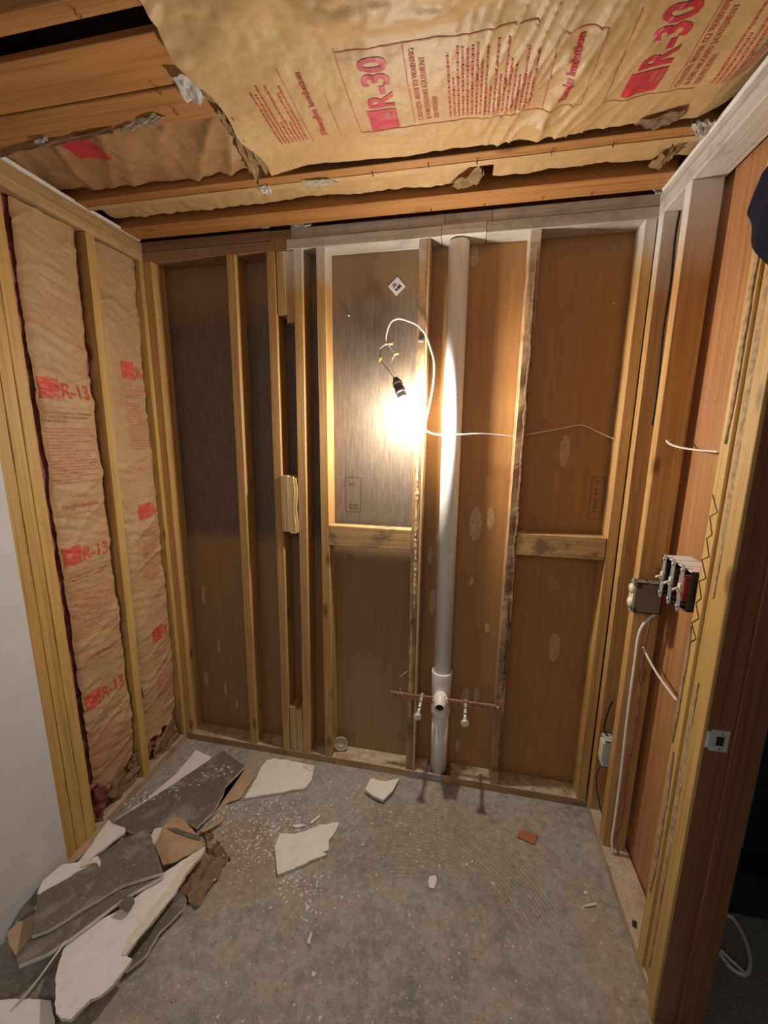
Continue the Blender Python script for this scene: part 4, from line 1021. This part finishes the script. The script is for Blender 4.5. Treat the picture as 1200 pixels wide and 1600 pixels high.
# frames
LW = 0.0022
put_rect(small, 0.455, 0.700, -1.100, -1.100+LW); put_rect(small, 0.466, 0.692, -1.2465, -1.2465+LW)
put_rect(small, 0.690, 0.690+LW, -1.52, -1.100); put_rect(small, 0.452, 0.452+LW, -1.560, -1.100)
put_rect(small, 0.446, 0.680, -1.7035, -1.7035+LW); put_rect(small, 0.444, 0.444+LW, -1.90, -1.7035)
put_rect(small, 0.455, 0.680, -1.845, -1.843)
put_rect(small, 0.450, 0.650, -1.562, -1.560); put_rect(small, 0.455, 0.66, -1.652, -1.650); put_rect(small, 0.453, 0.455, -1.650, -1.562); put_rect(small, 0.658, 0.660, -1.650, -1.562)
put_rect(small, 0.45, 0.68, -0.962, -0.960); put_rect(small, 0.455, 0.60, -1.045, -1.043)
for k, (tx, wd) in enumerate((('CAUTION: REFER TO WARNING', 0.205), ('& FIRE HAZARD STATEMENT', 0.185), ('ON PACKAGE.', 0.080))):
    put_text(small, tx, 0.472, -1.268-0.020*k, 0.0125, wd, bold=0.02)
    put_text(small, tx, 0.460, -1.862-0.020*k, 0.0125, wd, bold=0.02)
put_para(small, 0.468, 0.670, -1.535, -1.335, 0.0105, 0, RC)
put_para(small, 0.462, 0.670, -2.0, -1.925, 0.0105, 0, RC)
put_para(small, 0.46, 0.65, -0.95, -0.87, 0.0105, 0, RC)
put_text(big, 'Fiberglas Insulation', 0.478, -1.612, 0.019, 0.17, bold=0.03)
put_text(small, 'Fiberglas Insulation', 0.470, -1.008, 0.017, 0.19, bold=0.03)
wrap(big, surfA, 0.004, 0.0010, 'printed_rating', ['red_ink'], ba, None, None)
wrap(small, surfA, 0.006, 0.0012, 'small_print', ['small_ink'], ba, None, None)
wrap(marks, surfA, 0.004, 0.0016, 'printed_emblem', ['knock_ink'], ba, None, None)

def surfB(s, t):
    x = -t; y = -s
    h_ = 0.016*noise.noise(Vector((x*5, y*7, 21))) + 0.010*abs(noise.noise(Vector((x*13, y*11, 4)))) + 0.003*noise.noise(Vector((x*40, y*40, 2)))
    h_ += 0.014*max(0, 1-3*abs(noise.noise(Vector((x*6+y*4, y*2, 14)))))**3
    bulge = 0.034*math.exp(-((x-0.68)/0.10)**2)*math.exp(-((y+0.42)/0.09)**2)
    return Vector((x, y, 2.478 - h_ - bulge))
bb_ = thing('insulation_batt', 'shade-toned kraft faced ceiling batt behind the wide board at left', 'insulation', (0.3, -0.5, 2.47)); del bb_['category']; bb_.parent = ceiling
sheet(surfB, 0.31, 0.60, -0.86, 0.10, 0.008, 'kraft_facing', 'kraft_shaded', bb_)
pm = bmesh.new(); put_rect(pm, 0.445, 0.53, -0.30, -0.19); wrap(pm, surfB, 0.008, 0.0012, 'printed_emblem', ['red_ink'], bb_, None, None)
def surfC(s, t):
    x = -t; y = -s
    h_ = 0.009*noise.noise(Vector((x*6, y*12, 31))) + 0.008*abs(noise.noise(Vector((x*18, y*16, 4)))) + 0.002*noise.noise(Vector((x*50, y*40, 2)))
    return Vector((x, y, 2.472 - h_))
bc_ = thing('insulation_batt', 'narrow strip of kraft faced batt between the two far joists', 'insulation', (1.0, -0.18, 2.47)); del bc_['category']; bc_.parent = ceiling
sheet(surfC, 0.128, 0.258, -1.40, 0.0, 0.007, 'kraft_facing', 'kraft', bc_, lambda s, t, u, v_: (s + (0.006*noise.noise(Vector((t*18, 3, 0))) if u < 0.1 else 0), t))
sheet(surfC, 0.140, 0.258, -2.06, -1.46, 0.007, 'kraft_facing', 'kraft', bc_, lambda s, t, u, v_: (s + (0.006*noise.noise(Vector((t*18, 3, 0))) if u < 0.1 else 0), t))
crumple('torn_facing', [(1.316, -0.129, 2.452), (1.414, -0.222, 2.452), (1.432, -0.177, 2.452), (1.405, -0.124, 2.452)], 0.012, 'kraft', bc_, 3, 12)
crumple('torn_facing', [(1.923, -0.127, 2.448), (1.955, -0.216, 2.448), (1.980, -0.189, 2.448), (1.966, -0.110, 2.448)], 0.012, 'kraft', bc_, 5, 12)
# loose flap where the big facing folds over the left bay
crumple('torn_facing', [(0.756, -0.603, 2.432), (0.803, -0.602, 2.432), (0.801, -0.370, 2.432), (0.709, -0.309, 2.432)], 0.024, 'kraft', ba, 17, 22)
crumple('torn_facing', [(1.808, -0.346, 2.440), (1.909, -0.385, 2.440), (1.925, -0.357, 2.440), (1.867, -0.312, 2.440)], 0.008, 'splinter', ba, 19, 10)
# drywall scraps still nailed up
def scrap(poly, amp, seed, mat='plaster', res=10, nm='drywall_scrap'): crumple(nm, poly, amp, mat, ceiling, seed, res, 0.004, smooth=False)
scrap([(0.710, -0.706, 2.436), (0.773, -0.700, 2.436), (0.749, -0.626, 2.436), (0.700, -0.632, 2.436)], 0.010, 2)
scrap([(0.766, -0.698, 2.437), (0.808, -0.697, 2.437), (0.795, -0.600, 2.437), (0.748, -0.625, 2.437)], 0.003, 3, 'cardboard')
scrap([(0.435, -0.578, 2.438), (0.589, -0.612, 2.438), (0.613, -0.591, 2.438), (0.466, -0.572, 2.438)], 0.010, 4, 'gypsum', 14)
scrap([(0.041, -0.574, 2.438), (0.442, -0.591, 2.438), (0.429, -0.572, 2.438), (0.010, -0.552, 2.438)], 0.006, 5, 'cardboard', 14)
scrap([(0.183, -0.591, 2.437), (0.231, -0.595, 2.437), (0.221, -0.579, 2.437), (0.171, -0.576, 2.437)], 0.006, 6)
scrap([(0.700, -0.275, 2.438), (0.738, -0.279, 2.438), (0.729, -0.237, 2.438), (0.691, -0.233, 2.438)], 0.008, 7)
scrap([(0.852, -0.282, 2.438), (0.941, -0.276, 2.438), (0.980, -0.242, 2.438), (0.858, -0.243, 2.438)], 0.005, 8, 'gypsum')
scrap([(1.957, -0.322, 2.436), (2.002, -0.332, 2.436), (2.030, -0.267, 2.436), (1.996, -0.254, 2.436)], 0.014, 9)
scrap([(0.677, -0.006, 2.468), (0.790, -0.006, 2.463), (0.779, -0.006, 2.441), (0.698, -0.006, 2.434)], 0.006, 10)
scrap([(0.544, -0.006, 2.460), (0.612, -0.006, 2.478), (0.627, -0.006, 2.453), (0.572, -0.006, 2.444)], 0.006, 12, 'gypsum')
scrap([(1.989, -0.006, 2.451), (2.027, -0.006, 2.454), (2.022, -0.006, 2.434), (1.999, -0.006, 2.436)], 0.004, 11)
scrap([(-0.002, -0.432, 2.428), (-0.002, -0.189, 2.437), (-0.002, -0.198, 2.418), (-0.002, -0.446, 2.403)], 0.006, 14, 'gypsum', 14)

# ================================================================== DEBRIS
def piece(poly, t, mats, label, seed, cat='drywall piece', name='drywall_piece', amp=0.003, step=0.012, group='broken drywall on the floor'):
    o = slab(name, poly, t, mats, seed, amp, step); tag(o, label, cat, group); return o
WH = ['plaster', 'gypsum', 'cardboard']; DK = ['tile_dark', 'gypsum', 'cardboard']; BR = ['cardboard', 'gypsum', 'plaster']
piece([(0.735, -0.402, 0.013), (0.793, -0.393, 0.013), (0.836, -0.368, 0.013), (0.888, -0.332, 0.013), (0.943, -0.310, 0.013), (0.961, -0.309, 0.013), (0.954, -0.356, 0.013), (0.943, -0.390, 0.013), (0.952, -0.425, 0.013), (0.934, -0.439, 0.013), (0.955, -0.439, 0.013), (0.862, -0.506, 0.013), (0.798, -0.551, 0.013), (0.764, -0.502, 0.013), (0.737, -0.456, 0.013)], 0.012, WH, 'white drywall piece lying alone in the middle of the floor', 1, amp=0.004, step=0.006)
piece([(0.507, -0.285, 0.014), (0.504, -0.213, 0.014), (0.495, -0.108, 0.014), (0.502, -0.060, 0.014), (0.525, -0.048, 0.014), (0.593, -0.041, 0.014), (0.750, -0.046, 0.014), (0.766, -0.126, 0.014), (0.757, -0.173, 0.014), (0.672, -0.213, 0.014), (0.596, -0.245, 0.014)], 0.012, WH, 'white trapezoid drywall piece near the far wall sill', 2, amp=0.004, step=0.006)
piece([(1.031, -0.137, 0.025), (1.042, -0.072, 0.025), (1.087, -0.070, 0.025), (1.119, -0.072, 0.025), (1.177, -0.044, 0.025), (1.158, -0.116, 0.025), (1.124, -0.174, 0.025), (1.076, -0.161, 0.025)], 0.014, WH, 'small square white drywall piece right below the far sill', 3, amp=0.002)
piece([(1.056, -0.071, 0.028), (1.097, -0.049, 0.028), (1.143, -0.055, 0.028), (1.121, -0.074, 0.028), (1.089, -0.077, 0.028)], 0.003, ['cardboard']*3, 'curled brown paper on top of the small square piece', 4, 'paper', 'torn_paper', group=None)
piece([(0.693, -0.064, 0.018), (0.707, -0.050, 0.018), (0.753, -0.052, 0.018), (0.750, -0.085, 0.018), (0.730, -0.082, 0.018)], 0.004, ['gypsum']*3, 'cream paper corner lying on the white trapezoid piece', 5, 'paper', 'torn_paper', group=None)
# the pile, from the far end to the near one
piece([(0.024, -0.499, 0.020), (0.078, -0.392, 0.020), (0.118, -0.237, 0.020), (0.115, -0.084, 0.020), (0.228, -0.110, 0.020), (0.191, -0.189, 0.020), (0.151, -0.279, 0.020), (0.075, -0.419, 0.020)], 0.012, WH, 'long white sliver behind the far dark board', 6)
piece([(0.044, -0.518, 0.035), (0.152, -0.314, 0.035), (0.266, -0.072, 0.035), (0.427, -0.142, 0.035), (0.398, -0.262, 0.035), (0.413, -0.306, 0.035), (0.421, -0.387, 0.035), (0.397, -0.466, 0.035), (0.332, -0.458, 0.035), (0.277, -0.445, 0.035), (0.248, -0.495, 0.035), (0.218, -0.519, 0.035), (0.167, -0.539, 0.035)], 0.012, DK, 'far dusty dark board lying along the left wall', 7, 'board', 'dark_board', amp=0.002, group='dark boards in the pile')
piece([(0.408, -0.308, 0.012), (0.418, -0.219, 0.012), (0.416, -0.133, 0.012), (0.462, -0.136, 0.012), (0.473, -0.208, 0.012), (0.481, -0.279, 0.012), (0.434, -0.321, 0.012), (0.387, -0.442, 0.012), (0.374, -0.432, 0.012)], 0.008, BR, 'torn brown strip beside the far dark board', 8)
piece([(0.485, -0.192, 0.014), (0.492, -0.175, 0.014), (0.486, -0.287, 0.014), (0.441, -0.321, 0.014), (0.450, -0.294, 0.014)], 0.005, ['cardboard']*3, 'thin brown splinter right of the far dark board', 9, 'paper', 'torn_paper', group=None)
piece([(0.406, -0.467, 0.020), (0.430, -0.440, 0.020), (0.473, -0.380, 0.020), (0.478, -0.409, 0.020), (0.448, -0.449, 0.020), (0.430, -0.467, 0.020)], 0.004, ['cardboard']*3, 'narrow orange brown sliver pointing at the room centre', 10, 'paper', 'torn_paper', group=None)
piece([(-0.002, -0.687, 0.030), (-0.006, -0.635, 0.030), (-0.014, -0.582, 0.030), (-0.014, -0.529, 0.030), (0.003, -0.510, 0.030), (0.021, -0.563, 0.030), (0.036, -0.610, 0.030), (0.031, -0.668, 0.030), (0.018, -0.687, 0.030)], 0.006, BR, 'brown paper strip at the foot of the tripled post', 11)
piece([(0.053, -0.691, 0.042), (0.046, -0.623, 0.042), (0.029, -0.570, 0.042), (0.022, -0.517, 0.042), (0.056, -0.529, 0.042), (0.118, -0.533, 0.042), (0.134, -0.548, 0.042), (0.119, -0.573, 0.042), (0.102, -0.630, 0.042), (0.083, -0.669, 0.042)], 0.010, WH, 'white jagged piece between dark boards and post', 12, amp=0.005)
piece([(0.253, -0.550, 0.045), (0.264, -0.505, 0.045), (0.283, -0.451, 0.045), (0.333, -0.458, 0.045), (0.447, -0.510, 0.045), (0.481, -0.537, 0.045), (0.438, -0.581, 0.045), (0.409, -0.610, 0.045), (0.376, -0.630, 0.045), (0.317, -0.590, 0.045)], 0.006, BR, 'brown paper face with a dark streak atop the pile', 13, amp=0.005)
piece([(0.288, -0.503, 0.049), (0.325, -0.496, 0.049), (0.446, -0.508, 0.049), (0.454, -0.523, 0.049), (0.392, -0.519, 0.049), (0.332, -0.513, 0.049)], 0.002, ['tile_dark']*3, 'dark streak of adhesive on the brown paper face', 14, 'adhesive', 'adhesive_streak', amp=0.003, group=None)
piece([(0.249, -0.550, 0.050), (0.243, -0.517, 0.050), (0.270, -0.508, 0.050), (0.284, -0.542, 0.050), (0.287, -0.575, 0.050)], 0.008, WH, 'small white corner poking out by the brown paper', 15)
tag(crumple('torn_paper', [(0.481, -0.682, 0.012), (0.573, -0.706, 0.012), (0.588, -0.533, 0.012), (0.467, -0.553, 0.012)], 0.020, 'cardboard', None, 23, 20), 'crumpled brown backing paper right of the pile', 'paper')
tag(crumple('torn_paper', [(0.415, -0.463, 0.010), (0.445, -0.445, 0.010), (0.590, -0.531, 0.010), (0.536, -0.562, 0.010)], 0.016, 'splinter', None, 29, 16), 'frayed pale paper tuft at the right tip of the largest white sheet', 'paper')
piece([(0.387, -1.043, 0.075), (0.317, -0.988, 0.075), (0.274, -0.928, 0.075), (0.272, -0.894, 0.075), (0.321, -0.837, 0.075), (0.362, -0.794, 0.075), (0.399, -0.720, 0.075), (0.417, -0.672, 0.075), (0.463, -0.610, 0.075), (0.504, -0.558, 0.075), (0.511, -0.587, 0.075), (0.497, -0.655, 0.075), (0.502, -0.724, 0.075), (0.490, -0.791, 0.075), (0.474, -0.877, 0.075), (0.472, -0.900, 0.075), (0.498, -0.903, 0.075), (0.491, -0.967, 0.075), (0.473, -0.993, 0.075), (0.456, -1.002, 0.075), (0.438, -1.045, 0.075), (0.412, -1.050, 0.075)], 0.013, WH, 'largest white drywall sheet with rounded end, front of the pile', 17, amp=0.004)
piece([(0.465, -0.613, 0.079), (0.507, -0.561, 0.079), (0.513, -0.590, 0.079), (0.499, -0.658, 0.079), (0.505, -0.727, 0.079), (0.493, -0.793, 0.079), (0.476, -0.879, 0.079), (0.474, -0.902, 0.079), (0.461, -0.903, 0.079), (0.450, -0.867, 0.079), (0.459, -0.777, 0.079), (0.468, -0.700, 0.079), (0.471, -0.635, 0.079)], 0.004, ['gypsum']*3, 'cream torn edge strip along the largest white sheet', 18, amp=0.003)
piece([(0.468, -0.893, 0.030), (0.482, -0.821, 0.030), (0.479, -0.746, 0.030), (0.487, -0.687, 0.030), (0.524, -0.699, 0.030), (0.536, -0.726, 0.030), (0.505, -0.802, 0.030), (0.506, -0.865, 0.030), (0.476, -0.910, 0.030)], 0.012, DK, 'dark board tucked under the right side of white sheet', 19, 'board', 'dark_board', group='dark boards in the pile')
piece([(0.196, -0.992, 0.095), (0.174, -0.981, 0.095), (0.165, -0.931, 0.095), (0.200, -0.905, 0.095), (0.263, -0.829, 0.095), (0.321, -0.747, 0.095), (0.389, -0.707, 0.095), (0.427, -0.685, 0.095), (0.434, -0.693, 0.095), (0.354, -0.782, 0.095), (0.286, -0.905, 0.095), (0.252, -0.952, 0.095)], 0.015, DK, 'lower dark board edge-on over the white sheet', 20, 'board', 'dark_board', amp=0.0015, group='dark boards in the pile')
piece([(0.175, -0.937, 0.112), (0.083, -0.846, 0.112), (0.086, -0.831, 0.112), (0.131, -0.776, 0.112), (0.177, -0.706, 0.112), (0.167, -0.692, 0.112), (0.196, -0.630, 0.112), (0.251, -0.574, 0.112), (0.274, -0.573, 0.112), (0.359, -0.637, 0.112), (0.437, -0.695, 0.112), (0.332, -0.757, 0.112), (0.270, -0.833, 0.112), (0.210, -0.913, 0.112)], 0.014, DK, 'upper dark board on top of the near pile', 21, 'board', 'dark_board', amp=0.0015, group='dark boards in the pile')
piece([(0.050, -0.825, 0.085), (0.027, -0.787, 0.085), (0.041, -0.730, 0.085), (0.121, -0.699, 0.085), (0.147, -0.677, 0.085), (0.171, -0.693, 0.085), (0.110, -0.761, 0.085), (0.067, -0.822, 0.085)], 0.012, WH, 'white piece showing behind the upper dark board', 22, amp=0.004)
piece([(0.130, -0.734, 0.119), (0.168, -0.700, 0.119), (0.198, -0.715, 0.119), (0.209, -0.731, 0.119), (0.182, -0.718, 0.119), (0.142, -0.745, 0.119)], 0.006, ['gypsum']*3, 'cream crumbled edge on the upper dark board', 23, amp=0.004)
piece([(0.030, -0.885, 0.050), (0.009, -0.849, 0.050), (0.003, -0.796, 0.050), (0.033, -0.816, 0.050), (0.070, -0.860, 0.050), (0.053, -0.883, 0.050)], 0.012, DK, 'small dark chunk at the left wall beside the pile', 24, 'board', 'dark_board', group='dark boards in the pile')
piece([(0.047, -0.920, 0.060), (0.050, -0.895, 0.060), (0.081, -0.860, 0.060), (0.133, -0.912, 0.060), (0.140, -0.961, 0.060), (0.088, -0.943, 0.060)], 0.005, BR, 'brown paper scrap at the near left end of the pile', 25)
piece([(0.140, -1.039, 0.020), (0.211, -1.021, 0.020), (0.311, -1.004, 0.020), (0.371, -1.041, 0.020), (0.382, -1.069, 0.020), (0.228, -1.101, 0.020)], 0.012, WH, 'white drywall square at the bottom left of the photo', 26)
tag(tube('thin_stick', [(0.277, -0.917, 0.095), (0.252, -0.987, 0.050), (0.212, -1.065, 0.006)], 0.003, 'gypsum', None, seg=6), 'thin white stick leaning from the pile to the floor', 'stick')
rub = Vector((0.384, -0.798, 0.102)); bm = bmesh.new()
bmesh.ops.create_cube(bm, size=1.0); bmesh.ops.subdivide_edges(bm, edges=bm.edges[:], cuts=3, use_grid_fill=True)
for v_ in bm.verts: v_.co = rub + Vector((v_.co.x*0.034, v_.co.y*0.026, v_.co.z*0.022)) + Vector((1, 1, 1))*0.003*noise.noise(v_.co*5)
tag(link('rubble_chunk', bm, 'tile_dark', loc=rub), 'small grey chunk resting on the largest white sheet', 'rubble')
def bits(name, poly, t, mat, label, seed, cat='chip', grp=None): return piece(poly, t, [mat]*3, label, seed, cat, name, 0.001, 0.006, grp)
bits('tile_chip', [(1.712, -0.175, 0.006), (1.782, -0.183, 0.006), (1.765, -0.228, 0.006), (1.697, -0.212, 0.006)], 0.005, 'orange_chip', 'orange brown rectangular chip on the right half of floor', 31)
bits('white_chip', [(1.355, -0.435, 0.004), (1.376, -0.426, 0.004), (1.384, -0.440, 0.004), (1.375, -0.473, 0.004), (1.358, -0.472, 0.004), (1.352, -0.453, 0.004)], 0.003, 'plaster', 'white palm-sized chip alone on the middle floor', 32)
bits('white_chip', [(0.836, -0.328, 0.008), (0.865, -0.283, 0.008), (0.870, -0.294, 0.008), (0.848, -0.329, 0.008)], 0.003, 'plaster', 'pointed white chip just behind the middle drywall piece', 33)
bits('white_chip', [(0.981, -0.718, 0.006), (0.981, -0.688, 0.006), (0.989, -0.692, 0.006), (0.992, -0.722, 0.006)], 0.003, 'gypsum', 'slender cream chip near the bottom of the floor', 34)

# individually lying chips and pebbles
CH = [(0.934, -0.613, 0.000), (0.944, -0.601, 0.000), (0.777, -0.404, 0.000), (1.396, -0.354, 0.000), (1.648, -0.378, 0.000), (1.467, -0.466, 0.000), (1.490, -0.591, -0.000), (1.640, -0.675, 0.000), (1.641, -0.591, 0.000), (1.204, -0.606, 0.000), (1.080, -0.700, 0.000), (1.079, -0.748, 0.000), (1.029, -0.785, 0.000), (1.229, -0.717, -0.000), (0.894, -0.852, 0.000), (0.805, -0.599, 0.000), (0.727, -0.754, 0.000), (0.681, -0.718, 0.000), (0.768, -0.681, 0.000), (0.988, -0.307, 0.000), (1.212, -0.445, 0.000), (1.177, -0.407, 0.000), (1.366, -0.282, 0.000), (1.319, -0.205, 0.000), (0.642, -0.376, 0.000), (0.681, -0.323, 0.000), (0.727, -0.273, 0.000), (0.648, -0.431, 0.000), (0.639, -0.560, 0.000), (0.642, -0.511, 0.000), (0.627, -0.710, 0.000), (0.999, -0.861, 0.000), (1.082, -0.871, 0.000), (1.884, -0.421, 0.000), (1.802, -0.555, 0.000), (1.420, -0.774, 0.000), (1.588, -0.408, 0.000), (1.201, -0.259, 0.000), (1.797, -0.030, 0.000), (1.932, -0.077, 0.000), (1.941, -0.407, 0.000), (1.918, -0.372, 0.000), (0.885, -0.167, 0.000), (0.640, -0.252, 0.000), (0.435, -0.334, 0.000), (0.540, -0.273, 0.000), (1.109, -0.550, -0.000), (1.298, -0.572, 0.000), (1.431, -0.582, 0.000), (0.796, -0.929, 0.000)]
mesh_cache = []
for k in range(5):
    bm = bmesh.new(); nn_ = 5 + k % 3; lo_ = []; hi_ = []
    for q in range(nn_):
        a = 2*math.pi*(q+0.5*math.sin(q*3.7+k))/nn_; rr_ = 0.65+0.5*abs(noise.noise(Vector((q*1.7, k*5.1, 0.5))))*1.5
        lo_.append(bm.verts.new((rr_*math.cos(a), rr_*math.sin(a), 0))); hi_.append(bm.verts.new((0.8*rr_*math.cos(a+0.1), 0.8*rr_*math.sin(a+0.1), 0.42+0.15*math.sin(q*2.3))))
    bm.faces.new(lo_); bmesh.ops.triangulate(bm, faces=[bm.faces.new(hi_)])
    for q in range(nn_): bm.faces.new((lo_[q], lo_[(q+1) % nn_], hi_[(q+1) % nn_], hi_[q]))
    bmesh.ops.recalc_face_normals(bm, faces=bm.faces[:])
    zmin = min(v_.co.z for v_ in bm.verts)
    for v_ in bm.verts: v_.co.z -= zmin
    me = bpy.data.meshes.new('plaster_crumb'); bm.to_mesh(me); bm.free(); me.materials.append(M['plaster' if k < 3 else 'gypsum']); mesh_cache.append(me)
RK = random.Random(5)
for i, p in enumerate(CH):
    o = bpy.data.objects.new('plaster_crumb', mesh_cache[i % 5]); COL.objects.link(o)
    s = RK.choice((0.003, 0.004, 0.005, 0.006, 0.009)); o.location = (p[0], p[1], 0); o.scale = (s, s*RK.uniform(0.5, 1.0), s*0.8); o.rotation_euler = (0, 0, RK.uniform(0, 6))
    tag(o, 'small white plaster crumb lying on the concrete floor', 'crumb', 'plaster crumbs scattered on the floor')
# dust-size crumbs nobody could count
bm = bmesh.new()
def crumb(x, y, s, mi):
    a = RK.uniform(0, 6.3); l_ = s*RK.uniform(0.8, 2.2); ca, sa = math.cos(a), math.sin(a); h_ = s*0.7
    base = [bm.verts.new((x+ca*u*l_-sa*v_*s, y+sa*u*l_+ca*v_*s, 0.0002)) for u, v_ in ((-1,-0.6),(1,-1),(0.8,0.9),(-0.7,1))]
    top_ = bm.verts.new((x, y, h_)); 
    for k in range(4): bm.faces.new((base[k], base[(k+1)%4], top_)).material_index = mi
clusters = [((0.708, -0.391, 0.000), 0.10, 240), ((0.801, -0.343, 0.000), 0.05, 60), ((0.862, -0.548, 0.000), 0.05, 90), ((0.554, -0.270, 0.000), 0.12, 160), ((0.466, -0.383, 0.000), 0.07, 120), ((0.644, -0.485, 0.000), 0.09, 120), ((0.102, -0.100, 0.000), 0.08, 90), ((0.962, -0.218, 0.000), 0.12, 90), ((0.937, -0.607, 0.000), 0.05, 40), ((1.272, -0.380, 0.000), 0.12, 50), ((0.000, -0.204, 0.000), 0.05, 50)]
for (c_, r_, n_) in clusters:
    for k in range(n_):
        x = RK.gauss(c_[0], r_); y = RK.gauss(c_[1], r_*0.7)
        if 0.02 < x < 1.98 and y < -0.01: crumb(x, y, RK.choice((0.0012, 0.0016, 0.002, 0.003)), RK.choice((0, 0, 0, 1, 2)))
for k in range(2400):
    x = RK.uniform(0.1, 2.0); y = RK.uniform(-1.2, -0.01); crumb(x, y, RK.choice((0.0006, 0.0008, 0.0012, 0.0018)), RK.choice((0, 1, 2, 3, 3)))
for k in range(260):     # crumbs on the right sill
    x = RK.uniform(2.03, 2.10); y = RK.uniform(-0.54, -0.22)
    if k < 60:
        n0 = len(bm.verts); crumb(x, y, 0.0015, RK.choice((0, 1, 3))); bm.verts.ensure_lookup_table()
        for v_ in bm.verts[n0:]: v_.co.z += 0.0365
o = link('plaster_dust', bm, ['plaster', 'gypsum', 'cardboard', 'tile_dark']); tag(o, 'fine white and grey crumbs scattered all over the concrete', 'crumbs', kind='stuff')
# dust on top of the far dark board
bm = bmesh.new()
for k in range(130):
    t = RK.random(); c_ = Vector((0.032, -0.430, 0.035)).lerp(Vector((0.353, -0.148, 0.035)), t)
    n0 = len(bm.verts); crumb(c_.x+RK.gauss(0, 0.025), c_.y+RK.gauss(0, 0.02)-0.02, RK.choice((0.001, 0.0015, 0.003)), 0); bm.verts.ensure_lookup_table()
    for v_ in bm.verts[n0:]: v_.co.z += 0.0352
o = link('plaster_dust', bm, ['plaster']); tag(o, 'white crumbs sprinkled on the far dark board of the pile', 'crumbs', kind='stuff')
# small shards near the middle
for i, (poly, lb_) in enumerate((([(0.764, -0.356, 0.006), (0.795, -0.341, 0.006), (0.830, -0.342, 0.006), (0.786, -0.360, 0.006)], 'thin white shard behind the middle drywall piece'), ([(1.899, -0.420, 0.006), (1.942, -0.401, 0.006), (1.944, -0.409, 0.006), (1.906, -0.424, 0.006)], 'thin cream shard on the floor beside the right sill'), ([(2.037, -0.459, 0.040), (2.050, -0.462, 0.040), (2.040, -0.483, 0.040), (2.031, -0.477, 0.040)], 'dark blue chip lying on the right wall sill'))):
    bits('shard', poly, 0.003, ('plaster', 'gypsum', 'black')[i], lb_, 50+i)
